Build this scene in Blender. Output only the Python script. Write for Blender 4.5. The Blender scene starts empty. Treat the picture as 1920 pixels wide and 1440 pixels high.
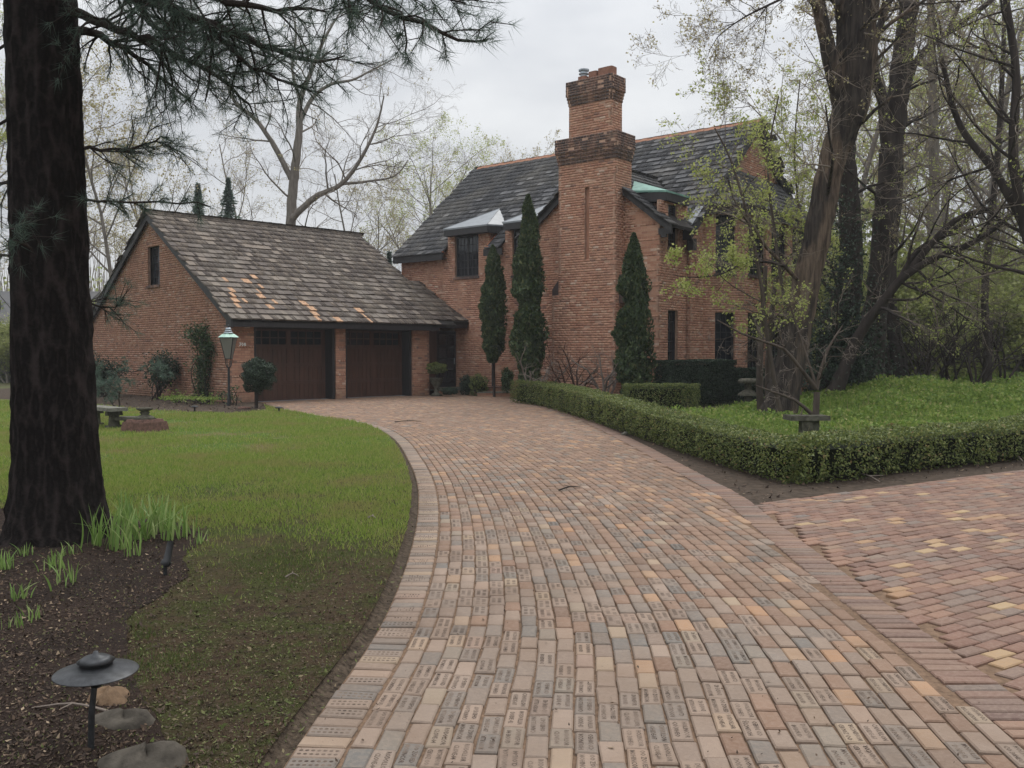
import bpy, math, random
import numpy as np
from mathutils import Matrix, Vector
SC = bpy.context.scene
COL = SC.collection
R = math.radians

# ------------------------------------------------------------ camera, sky, sun
FPX = 1700.0
TILT = math.atan(60.0 / FPX)
cd = bpy.data.cameras.new("camera")
cd.sensor_width = 36.0
cd.lens = 36.0 * FPX / 1920.0
cd.clip_end = 2000.0
cam = bpy.data.objects.new("camera", cd)
COL.objects.link(cam)
cam.location = (0, 0, 1.6)
cam.rotation_euler = (math.pi / 2 - TILT, 0, 0)
SC.camera = cam

SUN_EL, SUN_AZ = R(52), R(25)          # azimuth measured from +Y towards +X
W = bpy.data.worlds.new("World")
SC.world = W
W.use_nodes = True
nt = W.node_tree
nt.nodes.clear()
def N(t, **k):
    n = nt.nodes.new(t)
    for a, b in k.items():
        setattr(n, a, b)
    return n
out = N('ShaderNodeOutputWorld')
sky = N('ShaderNodeTexSky', sky_type='NISHITA', sun_disc=False)
sky.sun_elevation = SUN_EL
sky.sun_rotation = SUN_AZ
bg1 = N('ShaderNodeBackground'); bg1.inputs[1].default_value = 0.05
nt.links.new(sky.outputs[0], bg1.inputs[0])
tc = N('ShaderNodeTexCoord')
sep = N('ShaderNodeSeparateXYZ')
nt.links.new(tc.outputs['Generated'], sep.inputs[0])
def M(op, a, b=None, c=None):
    n = N('ShaderNodeMath', operation=op)
    for i, v in enumerate((a, b, c)):
        if v is None: continue
        if hasattr(v, 'default_value') or hasattr(v, 'links'):
            nt.links.new(v, n.inputs[i])
        else:
            n.inputs[i].default_value = v
    return n.outputs[0]
el = M('MAXIMUM', sep.outputs[2], 0.0)
grad = M('ADD', M('MULTIPLY_ADD', el, 0.35, 0.43), M('MULTIPLY', M('POWER', el, 3.0), 1.15))        # overcast sky, brighter towards the zenith
mp = N('ShaderNodeMapping'); mp.inputs['Scale'].default_value = (1.0, 1.0, 2.6)
nt.links.new(tc.outputs['Generated'], mp.inputs[0])
cn = N('ShaderNodeTexNoise'); cn.inputs['Scale'].default_value = 2.6; cn.inputs['Detail'].default_value = 5.0
cn.inputs['Roughness'].default_value = 0.5
nt.links.new(mp.outputs[0], cn.inputs['Vector'])
cr = N('ShaderNodeValToRGB')
cr.color_ramp.elements[0].position = 0.36; cr.color_ramp.elements[0].color = (0.74, 0.77, 0.83, 1)
cr.color_ramp.elements[1].position = 0.62; cr.color_ramp.elements[1].color = (1.10, 1.12, 1.14, 1)
nt.links.new(cn.outputs[0], cr.inputs[0])
vm = N('ShaderNodeVectorMath', operation='SCALE')
nt.links.new(cr.outputs[0], vm.inputs[0]); nt.links.new(grad, vm.inputs['Scale'])
bg2 = N('ShaderNodeBackground'); bg2.inputs[1].default_value = 1.0
nt.links.new(vm.outputs[0], bg2.inputs[0])
mixw = N('ShaderNodeMixShader'); mixw.inputs[0].default_value = 0.94
nt.links.new(bg1.outputs[0], mixw.inputs[1]); nt.links.new(bg2.outputs[0], mixw.inputs[2])
nt.links.new(mixw.outputs[0], out.inputs[0])

sl = bpy.data.lights.new("sun", 'SUN'); sl.energy = 0.9; sl.angle = R(25); sl.color = (1.0, 0.96, 0.9)
so = bpy.data.objects.new("sun", sl); COL.objects.link(so)
so.rotation_euler = Vector((math.sin(SUN_AZ)*math.cos(SUN_EL), math.cos(SUN_AZ)*math.cos(SUN_EL), math.sin(SUN_EL))).to_track_quat('Z', 'Y').to_euler()
so.location = (20, 30, 60)
SC.view_settings.view_transform = 'Standard'
try: SC.view_settings.look = 'None'
except Exception: pass
SC.view_settings.exposure = 0.58
SC.view_settings.gamma = 1.0
SC.view_settings.use_curve_mapping = False
SC.cycles.max_bounces = 5
SC.cycles.diffuse_bounces = 3
SC.cycles.transparent_max_bounces = 6

# ------------------------------------------------------------ survey helpers
CT, ST = math.cos(TILT), math.sin(TILT)
def ray(px, py):
    cy = 720 - py
    return (px - 960, FPX*CT + cy*ST, -FPX*ST + cy*CT)
def G(px, py, z=0.0):
    d = ray(px, py); t = (z - 1.6)/d[2]
    return (d[0]*t, d[1]*t)
def at(px, py, Y):
    d = ray(px, py); t = Y/d[1]
    return np.array((d[0]*t, Y, 1.6 + d[2]*t))
def GW(px, Y):
    return (px - 960)*Y/FPX
def proj(p):
    z = p[2] - 1.6
    fw = p[1]*CT - z*ST
    if fw < 0.1: return None
    return 960 + FPX*p[0]/fw, 720 - FPX*(p[1]*ST + z*CT)/fw, fw

# ------------------------------------------------------------ materials
MATS = {}
class NB:
    def __init__(s, name):
        s.m = bpy.data.materials.new(name); s.m.use_nodes = True
        s.t = s.m.node_tree; s.t.nodes.clear()
        s.out = s.n('ShaderNodeOutputMaterial'); s.b = s.n('ShaderNodeBsdfPrincipled')
        s.l(s.b.outputs[0], s.out.inputs[0])
        MATS[name] = s.m
    def n(s, t, **k):
        x = s.t.nodes.new(t)
        for a, b in k.items(): setattr(x, a, b)
        return x
    def l(s, a, b): s.t.links.new(a, b)
    def set(s, inp, v):
        if hasattr(v, 'links'): s.l(v, s.b.inputs[inp])
        else: s.b.inputs[inp].default_value = v
    def math(s, op, a, b=None):
        x = s.n('ShaderNodeMath', operation=op)
        for i, v in enumerate((a, b)):
            if v is None: continue
            if hasattr(v, 'links'): s.l(v, x.inputs[i])
            else: x.inputs[i].default_value = v
        return x.outputs[0]
    def rnd(s):
        g = s.n('ShaderNodeNewGeometry'); o = s.n('ShaderNodeObjectInfo')
        return s.math('FRACT', s.math('ADD', g.outputs['Random Per Island'], s.math('MULTIPLY', o.outputs['Random'], 1.0)))
    def noise(s, scale, detail=4, rough=0.55, stretch=None, obj=False):
        c = s.n('ShaderNodeTexCoord') if obj else s.n('ShaderNodeNewGeometry')
        src = c.outputs['Object'] if obj else c.outputs['Position']
        if stretch:
            mpn = s.n('ShaderNodeMapping'); mpn.inputs['Scale'].default_value = stretch
            s.l(src, mpn.inputs[0]); src = mpn.outputs[0]
        x = s.n('ShaderNodeTexNoise'); x.inputs['Scale'].default_value = scale
        x.inputs['Detail'].default_value = detail; x.inputs['Roughness'].default_value = rough
        s.l(src, x.inputs['Vector'])
        return x.outputs[0]
    def ramp(s, fac, stops, const=False):
        r = s.n('ShaderNodeValToRGB')
        if const: r.color_ramp.interpolation = 'CONSTANT'
        e = r.color_ramp.elements
        while len(e) < len(stops): e.new(0.5)
        for i, (p, c) in enumerate(stops):
            e[i].position = p
            if not isinstance(c, tuple): c = (c, c, c)
            e[i].color = (*c, 1)
        s.l(fac, r.inputs[0])
        return r.outputs[0]
    def mix(s, fac, a, b, mode='MIX'):
        x = s.n('ShaderNodeMix', data_type='RGBA', blend_type=mode)
        for i, v in ((0, fac), (6, a), (7, b)):
            if hasattr(v, 'links'): s.l(v, x.inputs[i])
            else: x.inputs[i].default_value = (*v, 1) if isinstance(v, tuple) else v
        return x.outputs[2]
    def bump(s, h, strength=0.4, dist=0.01):
        x = s.n('ShaderNodeBump'); x.inputs['Strength'].default_value = strength
        x.inputs['Distance'].default_value = dist
        s.l(h, x.inputs['Height']); s.l(x.outputs[0], s.b.inputs['Normal'])

def simple(name, col, rough=0.8, var=0.25, scale=8, metal=0.0, bump=0.0, stretch=None, bd=0.01):
    b = NB(name)
    nz = b.noise(scale, 5, 0.6, stretch)
    lo = tuple(c*(1-var) for c in col); hi = tuple(min(1, c*(1+var)) for c in col)
    b.set('Base Color', b.ramp(nz, [(0.3, lo), (0.7, hi)]))
    b.set('Roughness', rough); b.set('Metallic', metal)
    if not metal and rough > 0.7: b.b.inputs['Specular IOR Level'].default_value = 0.12
    if bump: b.bump(nz, bump, bd)
    return b.m

# house brick
def brick_mat(name, stops, soot=0.0, smear=0.35):
    b = NB(name)
    c = b.ramp(b.rnd(), stops, True)
    c = b.mix(b.math('MULTIPLY', b.ramp(b.noise(55, 4, 0.7), [(0.35, 0.0), (0.75, 1.0)]), 0.5), c, (0.30, 0.17, 0.12))
    st = b.ramp(b.noise(1.1, 5, 0.65), [(0.38, 0.0), (0.7, 1.0)])
    c = b.mix(b.math('MULTIPLY', st, smear), c, (0.42, 0.27, 0.20))
    dk = b.ramp(b.noise(2.3, 6, 0.7, (1, 1, 0.5)), [(0.50, 0.0), (0.72, 1.0)])
    c = b.mix(b.math('MULTIPLY', dk, 0.55), c, (0.14, 0.08, 0.06))
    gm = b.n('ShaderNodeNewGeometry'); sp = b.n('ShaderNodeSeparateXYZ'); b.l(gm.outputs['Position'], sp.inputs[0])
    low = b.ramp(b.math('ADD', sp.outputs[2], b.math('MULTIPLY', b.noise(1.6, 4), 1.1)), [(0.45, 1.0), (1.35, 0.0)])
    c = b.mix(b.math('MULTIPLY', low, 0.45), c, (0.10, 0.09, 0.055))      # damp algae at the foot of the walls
    if soot:
        sk = b.ramp(b.noise(2.6, 5, 0.7, (1, 1, 0.35)), [(0.46, 1.0), (0.70, 0.35)])
        c = b.mix(b.math('MULTIPLY', sk, soot), c, (0.045, 0.042, 0.045))
    b.set('Base Color', c); b.set('Roughness', 0.9); b.b.inputs['Specular IOR Level'].default_value = 0.15
    b.bump(b.noise(90, 4, 0.7), 0.5, 0.004)
    return b.m
BST = [(0.0, (0.42, 0.21, 0.14)), (0.16, (0.47, 0.25, 0.165)), (0.34, (0.39, 0.195, 0.13)), (0.48, (0.50, 0.285, 0.195)),
       (0.64, (0.44, 0.225, 0.15)), (0.80, (0.34, 0.165, 0.115)), (0.90, (0.53, 0.335, 0.235)), (0.955, (0.22, 0.125, 0.10)), (0.975, (0.58, 0.43, 0.34))]
brick_mat('brick', BST)
BSG = [(p, (c[0]*0.66, c[1]*0.66, c[2]*0.66)) for p, c in BST]  # same bricks darkened, so the pine's shade is put into the colour
brick_mat('brick_shaded', BSG, 0, 0.15)
brick_mat('brick_sooty', BST, 0.9)
simple('mortar', (0.42, 0.27, 0.20), 0.95, 0.25, 6, bump=0.3)
simple('mortar_dark', (0.24, 0.155, 0.12), 0.95, 0.25, 6, bump=0.3)

# wood shakes
def shake(name, stops, tint=None):
    b = NB(name)
    c = b.ramp(b.rnd(), stops)
    g = b.noise(9, 4, 0.6, (1, 1, 0.3))
    c = b.mix(b.ramp(g, [(0.3, 0.0), (0.8, 0.6)]), c, (0.055, 0.05, 0.05))
    c = b.mix(b.math('MULTIPLY', b.ramp(b.noise(0.7, 3), [(0.45, 0.0), (0.7, 1.0)]), 0.25), c, (0.30, 0.27, 0.22))
    b.set('Base Color', c); b.set('Roughness', 0.8); b.b.inputs['Specular IOR Level'].default_value = 0.22
    b.bump(b.noise(40, 4, 0.6), 0.5, 0.006)
shake('shake_brown', [(0.0, (0.085, 0.066, 0.055)), (0.35, (0.125, 0.10, 0.083)), (0.6, (0.16, 0.13, 0.106)), (0.88, (0.215, 0.172, 0.135)), (1.0, (0.07, 0.056, 0.048))])
shake('shake_slate', [(0.0, (0.06, 0.06, 0.063)), (0.5, (0.078, 0.079, 0.084)), (0.85, (0.098, 0.099, 0.104)), (1.0, (0.125, 0.125, 0.128))])
simple('shake_new', (0.40, 0.245, 0.15), 0.75, 0.6, 20, bump=0.3, stretch=(1, 1, 0.4))
simple('ridge_clay', (0.33, 0.17, 0.11), 0.8, 0.3, 12)
simple('dark_timber', (0.022, 0.020, 0.021), 0.6, 0.35, 14, bump=0.3, stretch=(1, 1, 0.2))
simple('under_roof', (0.03, 0.027, 0.025), 0.9)
simple('lead', (0.19, 0.205, 0.22), 0.5, 0.2, 3)
simple('copper_green', (0.15, 0.29, 0.24), 0.7, 0.35, 3.5)
simple('copper_new', (0.60, 0.22, 0.12), 0.4, 0.15, 5, metal=0.6)
simple('door_wood', (0.070, 0.034, 0.023), 0.42, 0.35, 7, bump=0.25, stretch=(1, 1, 0.15))
simple('iron', (0.012, 0.013, 0.014), 0.5, 0.3, 20)
simple('lamp_metal', (0.05, 0.052, 0.055), 0.45, 0.4, 30, metal=0.5, bump=0.1)
simple('verdigris', (0.42, 0.62, 0.52), 0.6, 0.2, 20)
simple('old_stone', (0.085, 0.08, 0.062), 0.9, 0.5, 14, bump=0.6)
simple('stone_pale', (0.15, 0.145, 0.12), 0.9, 0.4, 18, bump=0.6)
simple('stone_red', (0.13, 0.075, 0.06), 0.85, 0.45, 14, bump=0.5)
simple('boulder', (0.085, 0.074, 0.06), 0.85, 0.5, 9, bump=0.7, bd=0.02)
simple('boulder_tan', (0.16, 0.105, 0.065), 0.85, 0.45, 11, bump=0.7, bd=0.02)
simple('white_paint', (0.75, 0.75, 0.72), 0.6)
simple('flue_clay', (0.24, 0.125, 0.09), 0.85, 0.25, 8)
simple('galvanised', (0.36, 0.40, 0.43), 0.4, 0.2, 12, metal=0.6)
simple('siding', (0.30, 0.29, 0.25), 0.8, 0.2, 4)
simple('soil', (0.062, 0.046, 0.034), 0.95, 0.45, 9, bump=0.9, bd=0.03)
simple('edge_soil', (0.075, 0.056, 0.04), 0.95, 0.65, 30, bump=1.0, bd=0.03)
simple('straw', (0.36, 0.30, 0.18), 0.9, 0.3, 20)
b = NB('glass_dark'); b.set('Base Color', (0.012, 0.015, 0.02, 1)); b.set('Roughness', 0.06); b.set('IOR', 1.5)
b = NB('glass_frost'); b.set('Base Color', (0.30, 0.29, 0.26, 1)); b.set('Roughness', 0.35); b.set('IOR', 1.45); b.set('Transmission Weight', 0.45)

# pavers
def paver(name, stops, grime=0.5):
    b = NB(name)
    c = b.ramp(b.rnd(), stops)
    c = b.mix(b.math('MULTIPLY', b.ramp(b.noise(38, 5, 0.7), [(0.42, 0.0), (0.78, 1.0)]), 0.45), c, (0.34, 0.26, 0.20))
    pit = b.ramp(b.noise(150, 3, 0.7), [(0.655, 0.0), (0.69, 1.0)])
    c = b.mix(b.math('MULTIPLY', pit, 0.75), c, (0.035, 0.03, 0.03))
    c = b.mix(b.math('MULTIPLY', b.ramp(b.noise(1.3, 5, 0.6), [(0.42, 0.0), (0.66, 1.0)]), grime), c, (0.17, 0.115, 0.08))
    b.set('Base Color', c)
    b.set('Roughness', b.ramp(b.noise(7, 4), [(0.3, 0.62), (0.7, 0.85)]))
    b.b.inputs['Specular IOR Level'].default_value = 0.16
    b.bump(b.noise(70, 5, 0.7), 0.45, 0.004)
paver('paver', [(0.0, (0.19, 0.14, 0.11)), (0.18, (0.26, 0.195, 0.15)), (0.34, (0.175, 0.15, 0.128)), (0.50, (0.29, 0.215, 0.165)),
                (0.64, (0.225, 0.165, 0.125)), (0.78, (0.145, 0.135, 0.122)), (0.90, (0.32, 0.24, 0.165)), (0.965, (0.26, 0.18, 0.14)), (1.0, (0.35, 0.26, 0.18))], 0.45)
paver('paver_warm', [(0.0, (0.18, 0.11, 0.075)), (0.2, (0.245, 0.155, 0.108)), (0.38, (0.155, 0.10, 0.073)), (0.55, (0.27, 0.17, 0.115)), (0.70, (0.20, 0.12, 0.082)), (0.82, (0.15, 0.125, 0.105)), (0.92, (0.33, 0.215, 0.135)), (1.0, (0.34, 0.195, 0.11))], 0.5)
paver('paver_purple', [(0.0, (0.13, 0.085, 0.072)), (0.3, (0.20, 0.12, 0.09)), (0.55, (0.16, 0.11, 0.09)), (0.8, (0.25, 0.155, 0.11)), (1.0, (0.14, 0.115, 0.10))], 0.35)
paver('paver_branch', [(0.0, (0.13, 0.075, 0.06)), (0.3, (0.20, 0.11, 0.08)), (0.5, (0.155, 0.105, 0.085)), (0.74, (0.25, 0.14, 0.095)), (0.90, (0.15, 0.125, 0.11)),
                       (0.94, (0.30, 0.175, 0.10)), (0.985, (0.38, 0.27, 0.15)), (1.0, (0.22, 0.14, 0.10))], 0.20)
simple('joint_sand', (0.16, 0.105, 0.07), 0.95, 0.35, 30, bump=0.6)
b = NB('stamp_shadow'); b.set('Base Color', b.ramp(b.noise(9, 4, 0.7), [(0.38, (0.06, 0.045, 0.038)), (0.60, (0.19, 0.145, 0.115))])); b.set('Roughness', 0.95); b.b.inputs['Specular IOR Level'].default_value = 0.05

# ground covers
def leafmat(name, stops, trans=0.25, rough=0.6, tcol=None, big=None):
    b = NB(name)
    c = b.ramp(b.rnd(), stops)
    if big: c = b.mix(b.ramp(b.noise(big[0], 6, 0.7), [(0.47, 0.0), (0.66, 0.85)]), c, big[1])
    b.set('Base Color', c); b.set('Roughness', rough); b.b.inputs['Specular IOR Level'].default_value = 0.3
    if trans:
        tr = b.n('ShaderNodeBsdfTranslucent'); b.l(c, tr.inputs[0])
        mx = b.n('ShaderNodeMixShader'); mx.inputs[0].default_value = trans
        b.l(b.b.outputs[0], mx.inputs[1]); b.l(tr.outputs[0], mx.inputs[2]); b.l(mx.outputs[0], b.out.inputs[0])
    return b.m
leafmat('grass', [(0.0, (0.14, 0.215, 0.035)), (0.5, (0.22, 0.30, 0.055)), (0.85, (0.30, 0.345, 0.085)), (1.0, (0.38, 0.34, 0.16))], 0.45, big=(0.9, (0.29, 0.25, 0.10)))
leafmat('grass_near', [(0.0, (0.055, 0.085, 0.02)), (0.5, (0.09, 0.13, 0.03)), (0.8, (0.12, 0.13, 0.04)), (1.0, (0.24, 0.19, 0.10))], 0.3)
leafmat('box_leaf', [(0.0, (0.06, 0.085, 0.025)), (0.5, (0.13, 0.165, 0.045)), (0.9, (0.22, 0.25, 0.075)), (0.96, (0.30, 0.30, 0.12)), (1.0, (0.24, 0.15, 0.07))], 0.35, 0.5)
leafmat('cypress_leaf', [(0.0, (0.022, 0.042, 0.018)), (0.6, (0.05, 0.08, 0.03)), (0.9, (0.09, 0.12, 0.045)), (1.0, (0.15, 0.15, 0.06))], 0.2)
leafmat('yew_leaf', [(0.0, (0.015, 0.028, 0.018)), (0.6, (0.03, 0.05, 0.03)), (1.0, (0.06, 0.085, 0.05))], 0.12)
leafmat('needle', [(0.0, (0.05, 0.08, 0.065)), (0.6, (0.09, 0.135, 0.105)), (1.0, (0.14, 0.19, 0.14))], 0.4)
leafmat('ivy_leaf', [(0.0, (0.02, 0.04, 0.016)), (0.7, (0.045, 0.08, 0.03)), (1.0, (0.11, 0.15, 0.07))], 0.2, 0.4)
leafmat('spring_leaf', [(0.0, (0.26, 0.31, 0.07)), (0.5, (0.38, 0.43, 0.12)), (1.0, (0.50, 0.50, 0.20))], 0.5)
leafmat('bud', [(0.0, (0.26, 0.19, 0.11)), (0.5, (0.36, 0.31, 0.15)), (1.0, (0.46, 0.44, 0.22))], 0.5)
leafmat('understory', [(0.0, (0.18, 0.20, 0.07)), (0.5, (0.29, 0.33, 0.11)), (1.0, (0.42, 0.43, 0.18))], 0.5)
leafmat('groundcover', [(0.0, (0.12, 0.19, 0.04)), (0.5, (0.20, 0.30, 0.06)), (0.85, (0.30, 0.37, 0.09)), (1.0, (0.40, 0.38, 0.16))], 0.45)
leafmat('daylily_leaf', [(0.0, (0.13, 0.22, 0.05)), (0.6, (0.22, 0.34, 0.09)), (1.0, (0.36, 0.43, 0.17))], 0.35, 0.45)
leafmat('litter', [(0.0, (0.035, 0.024, 0.018)), (0.5, (0.065, 0.043, 0.03)), (0.88, (0.12, 0.08, 0.053)), (1.0, (0.32, 0.24, 0.16))], 0.0, 0.9)
leafmat('moss_bits', [(0.0, (0.05, 0.037, 0.025)), (0.4, (0.085, 0.062, 0.04)), (0.65, (0.075, 0.09, 0.028)), (0.85, (0.11, 0.135, 0.04)), (1.0, (0.19, 0.145, 0.09))], 0.0, 0.95)
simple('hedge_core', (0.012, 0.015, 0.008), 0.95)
simple('bark', (0.085, 0.068, 0.056), 0.95, 0.4, 7, bump=0.9, stretch=(1, 1, 0.18), bd=0.03)
simple('bark_dark', (0.042, 0.034, 0.030), 0.95, 0.45, 6, bump=1.0, stretch=(1, 1, 0.15), bd=0.04)
simple('bark_grey', (0.17, 0.15, 0.13), 0.95, 0.3, 9, bump=0.5, stretch=(1, 1, 0.25))
b = NB('bark_bare')
rd = b.noise(13, 5, 0.65, (1, 1, 0.09)); pt = b.noise(1.1, 4, 0.6, (1, 1, 0.35))
b.set('Base Color', b.mix(b.ramp(pt, [(0.52, 0.0), (0.60, 1.0)]), b.ramp(rd, [(0.35, (0.020, 0.017, 0.016)), (0.62, (0.075, 0.062, 0.053))]), b.ramp(rd, [(0.35, (0.05, 0.037, 0.03)), (0.62, (0.16, 0.12, 0.09))])))
b.set('Roughness', 0.95); b.b.inputs['Specular IOR Level'].default_value = 0.08; b.bump(rd, 1.0, 0.06)
simple('twig', (0.20, 0.165, 0.135), 0.9, 0.2, 5)
simple('red_stem', (0.075, 0.042, 0.032), 0.9, 0.25, 8)
simple('twig_pale', (0.20, 0.165, 0.14), 0.9, 0.2, 5)
b = NB('pine_bark')
v = b.n('ShaderNodeTexVoronoi'); v.inputs['Scale'].default_value = 16
gm = b.n('ShaderNodeNewGeometry'); mpn = b.n('ShaderNodeMapping'); mpn.inputs['Scale'].default_value = (1, 1, 0.28)
b.l(gm.outputs['Position'], mpn.inputs[0]); b.l(mpn.outputs[0], v.inputs['Vector'])
hh = b.math('ADD', b.math('MULTIPLY', v.outputs['Distance'], 0.7), b.math('MULTIPLY', b.noise(22, 5, 0.7), 0.6))
b.set('Base Color', b.ramp(hh, [(0.2, (0.026, 0.021, 0.020)), (0.6, (0.011, 0.0095, 0.009)), (0.95, (0.04, 0.032, 0.03))]))
b.set('Roughness', 0.95); b.b.inputs['Specular IOR Level'].default_value = 0.05; b.bump(hh, 1.0, 0.03)
def groundmat(name, a, c, d, s1, s2, bump=0.6):
    b = NB(name)
    x = b.mix(b.ramp(b.noise(s1, 6, 0.65), [(0.40, 0.0), (0.60, 1.0)]), a, c)
    x = b.mix(b.ramp(b.noise(s2, 5, 0.7), [(0.5, 0.0), (0.75, 0.8)]), x, d)
    b.set('Base Color', x); b.set('Roughness', 0.95); b.b.inputs['Specular IOR Level'].default_value = 0.08; b.bump(b.noise(s2*1.5, 5, 0.7), bump, 0.02)
groundmat('lawn_ground', (0.075, 0.105, 0.032), (0.095, 0.083, 0.045), (0.055, 0.05, 0.03), 0.5, 18)
groundmat('near_ground', (0.052, 0.053, 0.026), (0.060, 0.046, 0.033), (0.085, 0.062, 0.042), 1.2, 24)
groundmat('mulch', (0.026, 0.019, 0.016), (0.038, 0.026, 0.021), (0.07, 0.047, 0.035), 1.6, 34, 1.0)
groundmat('garden_ground', (0.11, 0.17, 0.04), (0.14, 0.16, 0.055), (0.09, 0.075, 0.045), 0.7, 10)
groundmat('forest_floor', (0.085, 0.075, 0.045), (0.075, 0.095, 0.035), (0.13, 0.10, 0.065), 0.25, 6)

# ------------------------------------------------------------ mesh helpers
class MB:
    def __init__(s): s.v = []; s.f = []
    def add(s, vs, fs):
        o = len(s.v); s.v.extend(tuple(map(float, p)) for p in vs); s.f.extend(tuple(i+o for i in f) for f in fs)
    def hexa(s, p):     # 8 corners: bottom ring 0-3, top ring 4-7
        s.add(p, [(0,3,2,1), (4,5,6,7), (0,1,5,4), (1,2,6,5), (2,3,7,6), (3,0,4,7)])
    def box(s, a, b):
        (x0,y0,z0),(x1,y1,z1) = a, b
        s.hexa([(x0,y0,z0),(x1,y0,z0),(x1,y1,z0),(x0,y1,z0),(x0,y0,z1),(x1,y0,z1),(x1,y1,z1),(x0,y1,z1)])
    def fbox(s, F, x0, x1, y0, y1, z0, z1):   # box in a frame F(x,y,z)->world
        s.hexa([F(x0,y0,z0),F(x1,y0,z0),F(x1,y1,z0),F(x0,y1,z0),F(x0,y0,z1),F(x1,y0,z1),F(x1,y1,z1),F(x0,y1,z1)])
    def prism(s, poly, off):    # polygon (3D points) extruded by vector
        n = len(poly); o = np.array(off)
        s.add([tuple(p) for p in poly] + [tuple(np.array(p)+o) for p in poly],
              [tuple(range(n-1, -1, -1)), tuple(range(n, 2*n))] + [(i, (i+1) % n, n+(i+1) % n, n+i) for i in range(n)])
    def lathe(s, prof, c=(0,0,0), n=20, ph=0.0):
        vs = []; fs = []
        for r, z in prof:
            for i in range(n):
                a = ph + 2*math.pi*i/n; vs.append((c[0]+r*math.cos(a), c[1]+r*math.sin(a), c[2]+z))
        m = len(prof)
        for j in range(m-1):
            for i in range(n):
                k = (i+1) % n; fs.append((j*n+i, j*n+k, (j+1)*n+k, (j+1)*n+i))
        fs.append(tuple(range(n-1, -1, -1))); fs.append(tuple((m-1)*n+i for i in range(n)))
        s.add(vs, fs)
    def mesh(s, name, mat=None, smooth=False):
        me = bpy.data.meshes.new(name); me.from_pydata(s.v, [], s.f); me.update()
        if mat: me.materials.append(MATS[mat])
        if smooth: me.polygons.foreach_set('use_smooth', [True]*len(me.polygons))
        return me

def npmesh(name, V, F, mat=None, smooth=False):
    me = bpy.data.meshes.new(name)
    V = np.ascontiguousarray(V, dtype=np.float32); F = np.ascontiguousarray(F, dtype=np.int32)
    m, k = F.shape
    me.vertices.add(len(V)); me.vertices.foreach_set('co', V.ravel())
    me.loops.add(m*k); me.loops.foreach_set('vertex_index', F.ravel())
    me.polygons.add(m); me.polygons.foreach_set('loop_start', np.arange(m, dtype=np.int32)*k)
    try: me.polygons.foreach_set('loop_total', np.full(m, k, dtype=np.int32))
    except Exception: pass
    if smooth: me.polygons.foreach_set('use_smooth', np.ones(m, dtype=bool))
    me.update(calc_edges=True)
    if mat: me.materials.append(MATS[mat])
    return me

def link(name, me, parent=None, local=False):
    o = bpy.data.objects.new(name, me); COL.objects.link(o)
    if parent is not None:
        o.parent = parent
        if not local and parent.parent is None and parent.type == 'EMPTY':
            o.location = -parent.location
        elif not local and parent.parent is None:
            o.location = -parent.location
    return o
def obj(name, mb, mat, parent=None, smooth=False, local=False):
    return link(name, mb.mesh(name, mat, smooth), parent, local)
def tag(o, label=None, cat=None, group=None, kind=None):
    if label: o['label'] = label
    if cat: o['category'] = cat
    if group: o['group'] = group
    if kind: o['kind'] = kind
    return o
def thing(name, label, cat, loc=(0,0,0), group=None, rz=0):
    o = bpy.data.objects.new(name, None); COL.objects.link(o); o.location = loc; o.rotation_euler = (0, 0, rz)
    o.empty_display_size = 0.3
    return tag(o, label, cat, group)
def copy_tree(o, parent=None):
    c = o.copy(); COL.objects.link(c); c.parent = parent
    for ch in list(o.children): copy_tree(ch, c)
    return c

def inpoly(x, y, P):
    c = False; n = len(P); j = n-1
    for i in range(n):
        if (P[i][1] > y) != (P[j][1] > y) and x < (P[j][0]-P[i][0])*(y-P[i][1])/(P[j][1]-P[i][1])+P[i][0]: c = not c
        j = i
    return c
def inpoly_np(x, y, P):
    c = np.zeros(len(x), bool); j = len(P)-1
    for i in range(len(P)):
        dy = (P[j][1]-P[i][1]) or 1e-9
        c ^= ((P[i][1] > y) != (P[j][1] > y)) & (x < (P[j][0]-P[i][0])*(y-P[i][1])/dy+P[i][0])
        j = i
    return c

# leaves: rhombus quads
def leaves(P, size, rng, up=0.0, aspect=0.6, nrm=None, jitter=0.8, axis=None):
    n = len(P)
    size = np.broadcast_to(np.asarray(size, float), (n,)) * rng.uniform(0.65, 1.35, n)
    a = rng.normal(size=(n, 3)) if axis is None else axis + rng.normal(size=(n, 3))*jitter
    a[:, 2] += up
    a /= np.linalg.norm(a, axis=1)[:, None] + 1e-9
    q = rng.normal(size=(n, 3)) if nrm is None else nrm + rng.normal(size=(n, 3))*jitter
    b_ = np.cross(a, q); b_ /= np.linalg.norm(b_, axis=1)[:, None] + 1e-9
    s = size[:, None]
    V = np.stack([P - a*s*0.5, P + b_*s*0.5*aspect, P + a*s*0.5, P - b_*s*0.5*aspect], 1).reshape(-1, 3)
    F = np.arange(4*n).reshape(n, 4)
    return V, F
def blades(P, h, w, rng, lean=0.35):
    n = len(P)
    a = rng.uniform(0, 2*np.pi, n)
    d = np.stack([np.cos(a), np.sin(a), np.zeros(n)], 1)
    hh = (np.broadcast_to(h, (n,))*rng.uniform(0.5, 1.4, n))[:, None]
    ww = (np.broadcast_to(w, (n,)))[:, None]
    tip = P + np.stack([rng.normal(size=n)*lean, rng.normal(size=n)*lean, np.ones(n)], 1)*hh
    V = np.stack([P - d*ww*0.5, P + d*ww*0.5, tip], 1).reshape(-1, 3)
    return V, np.arange(3*n).reshape(n, 3)

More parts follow.
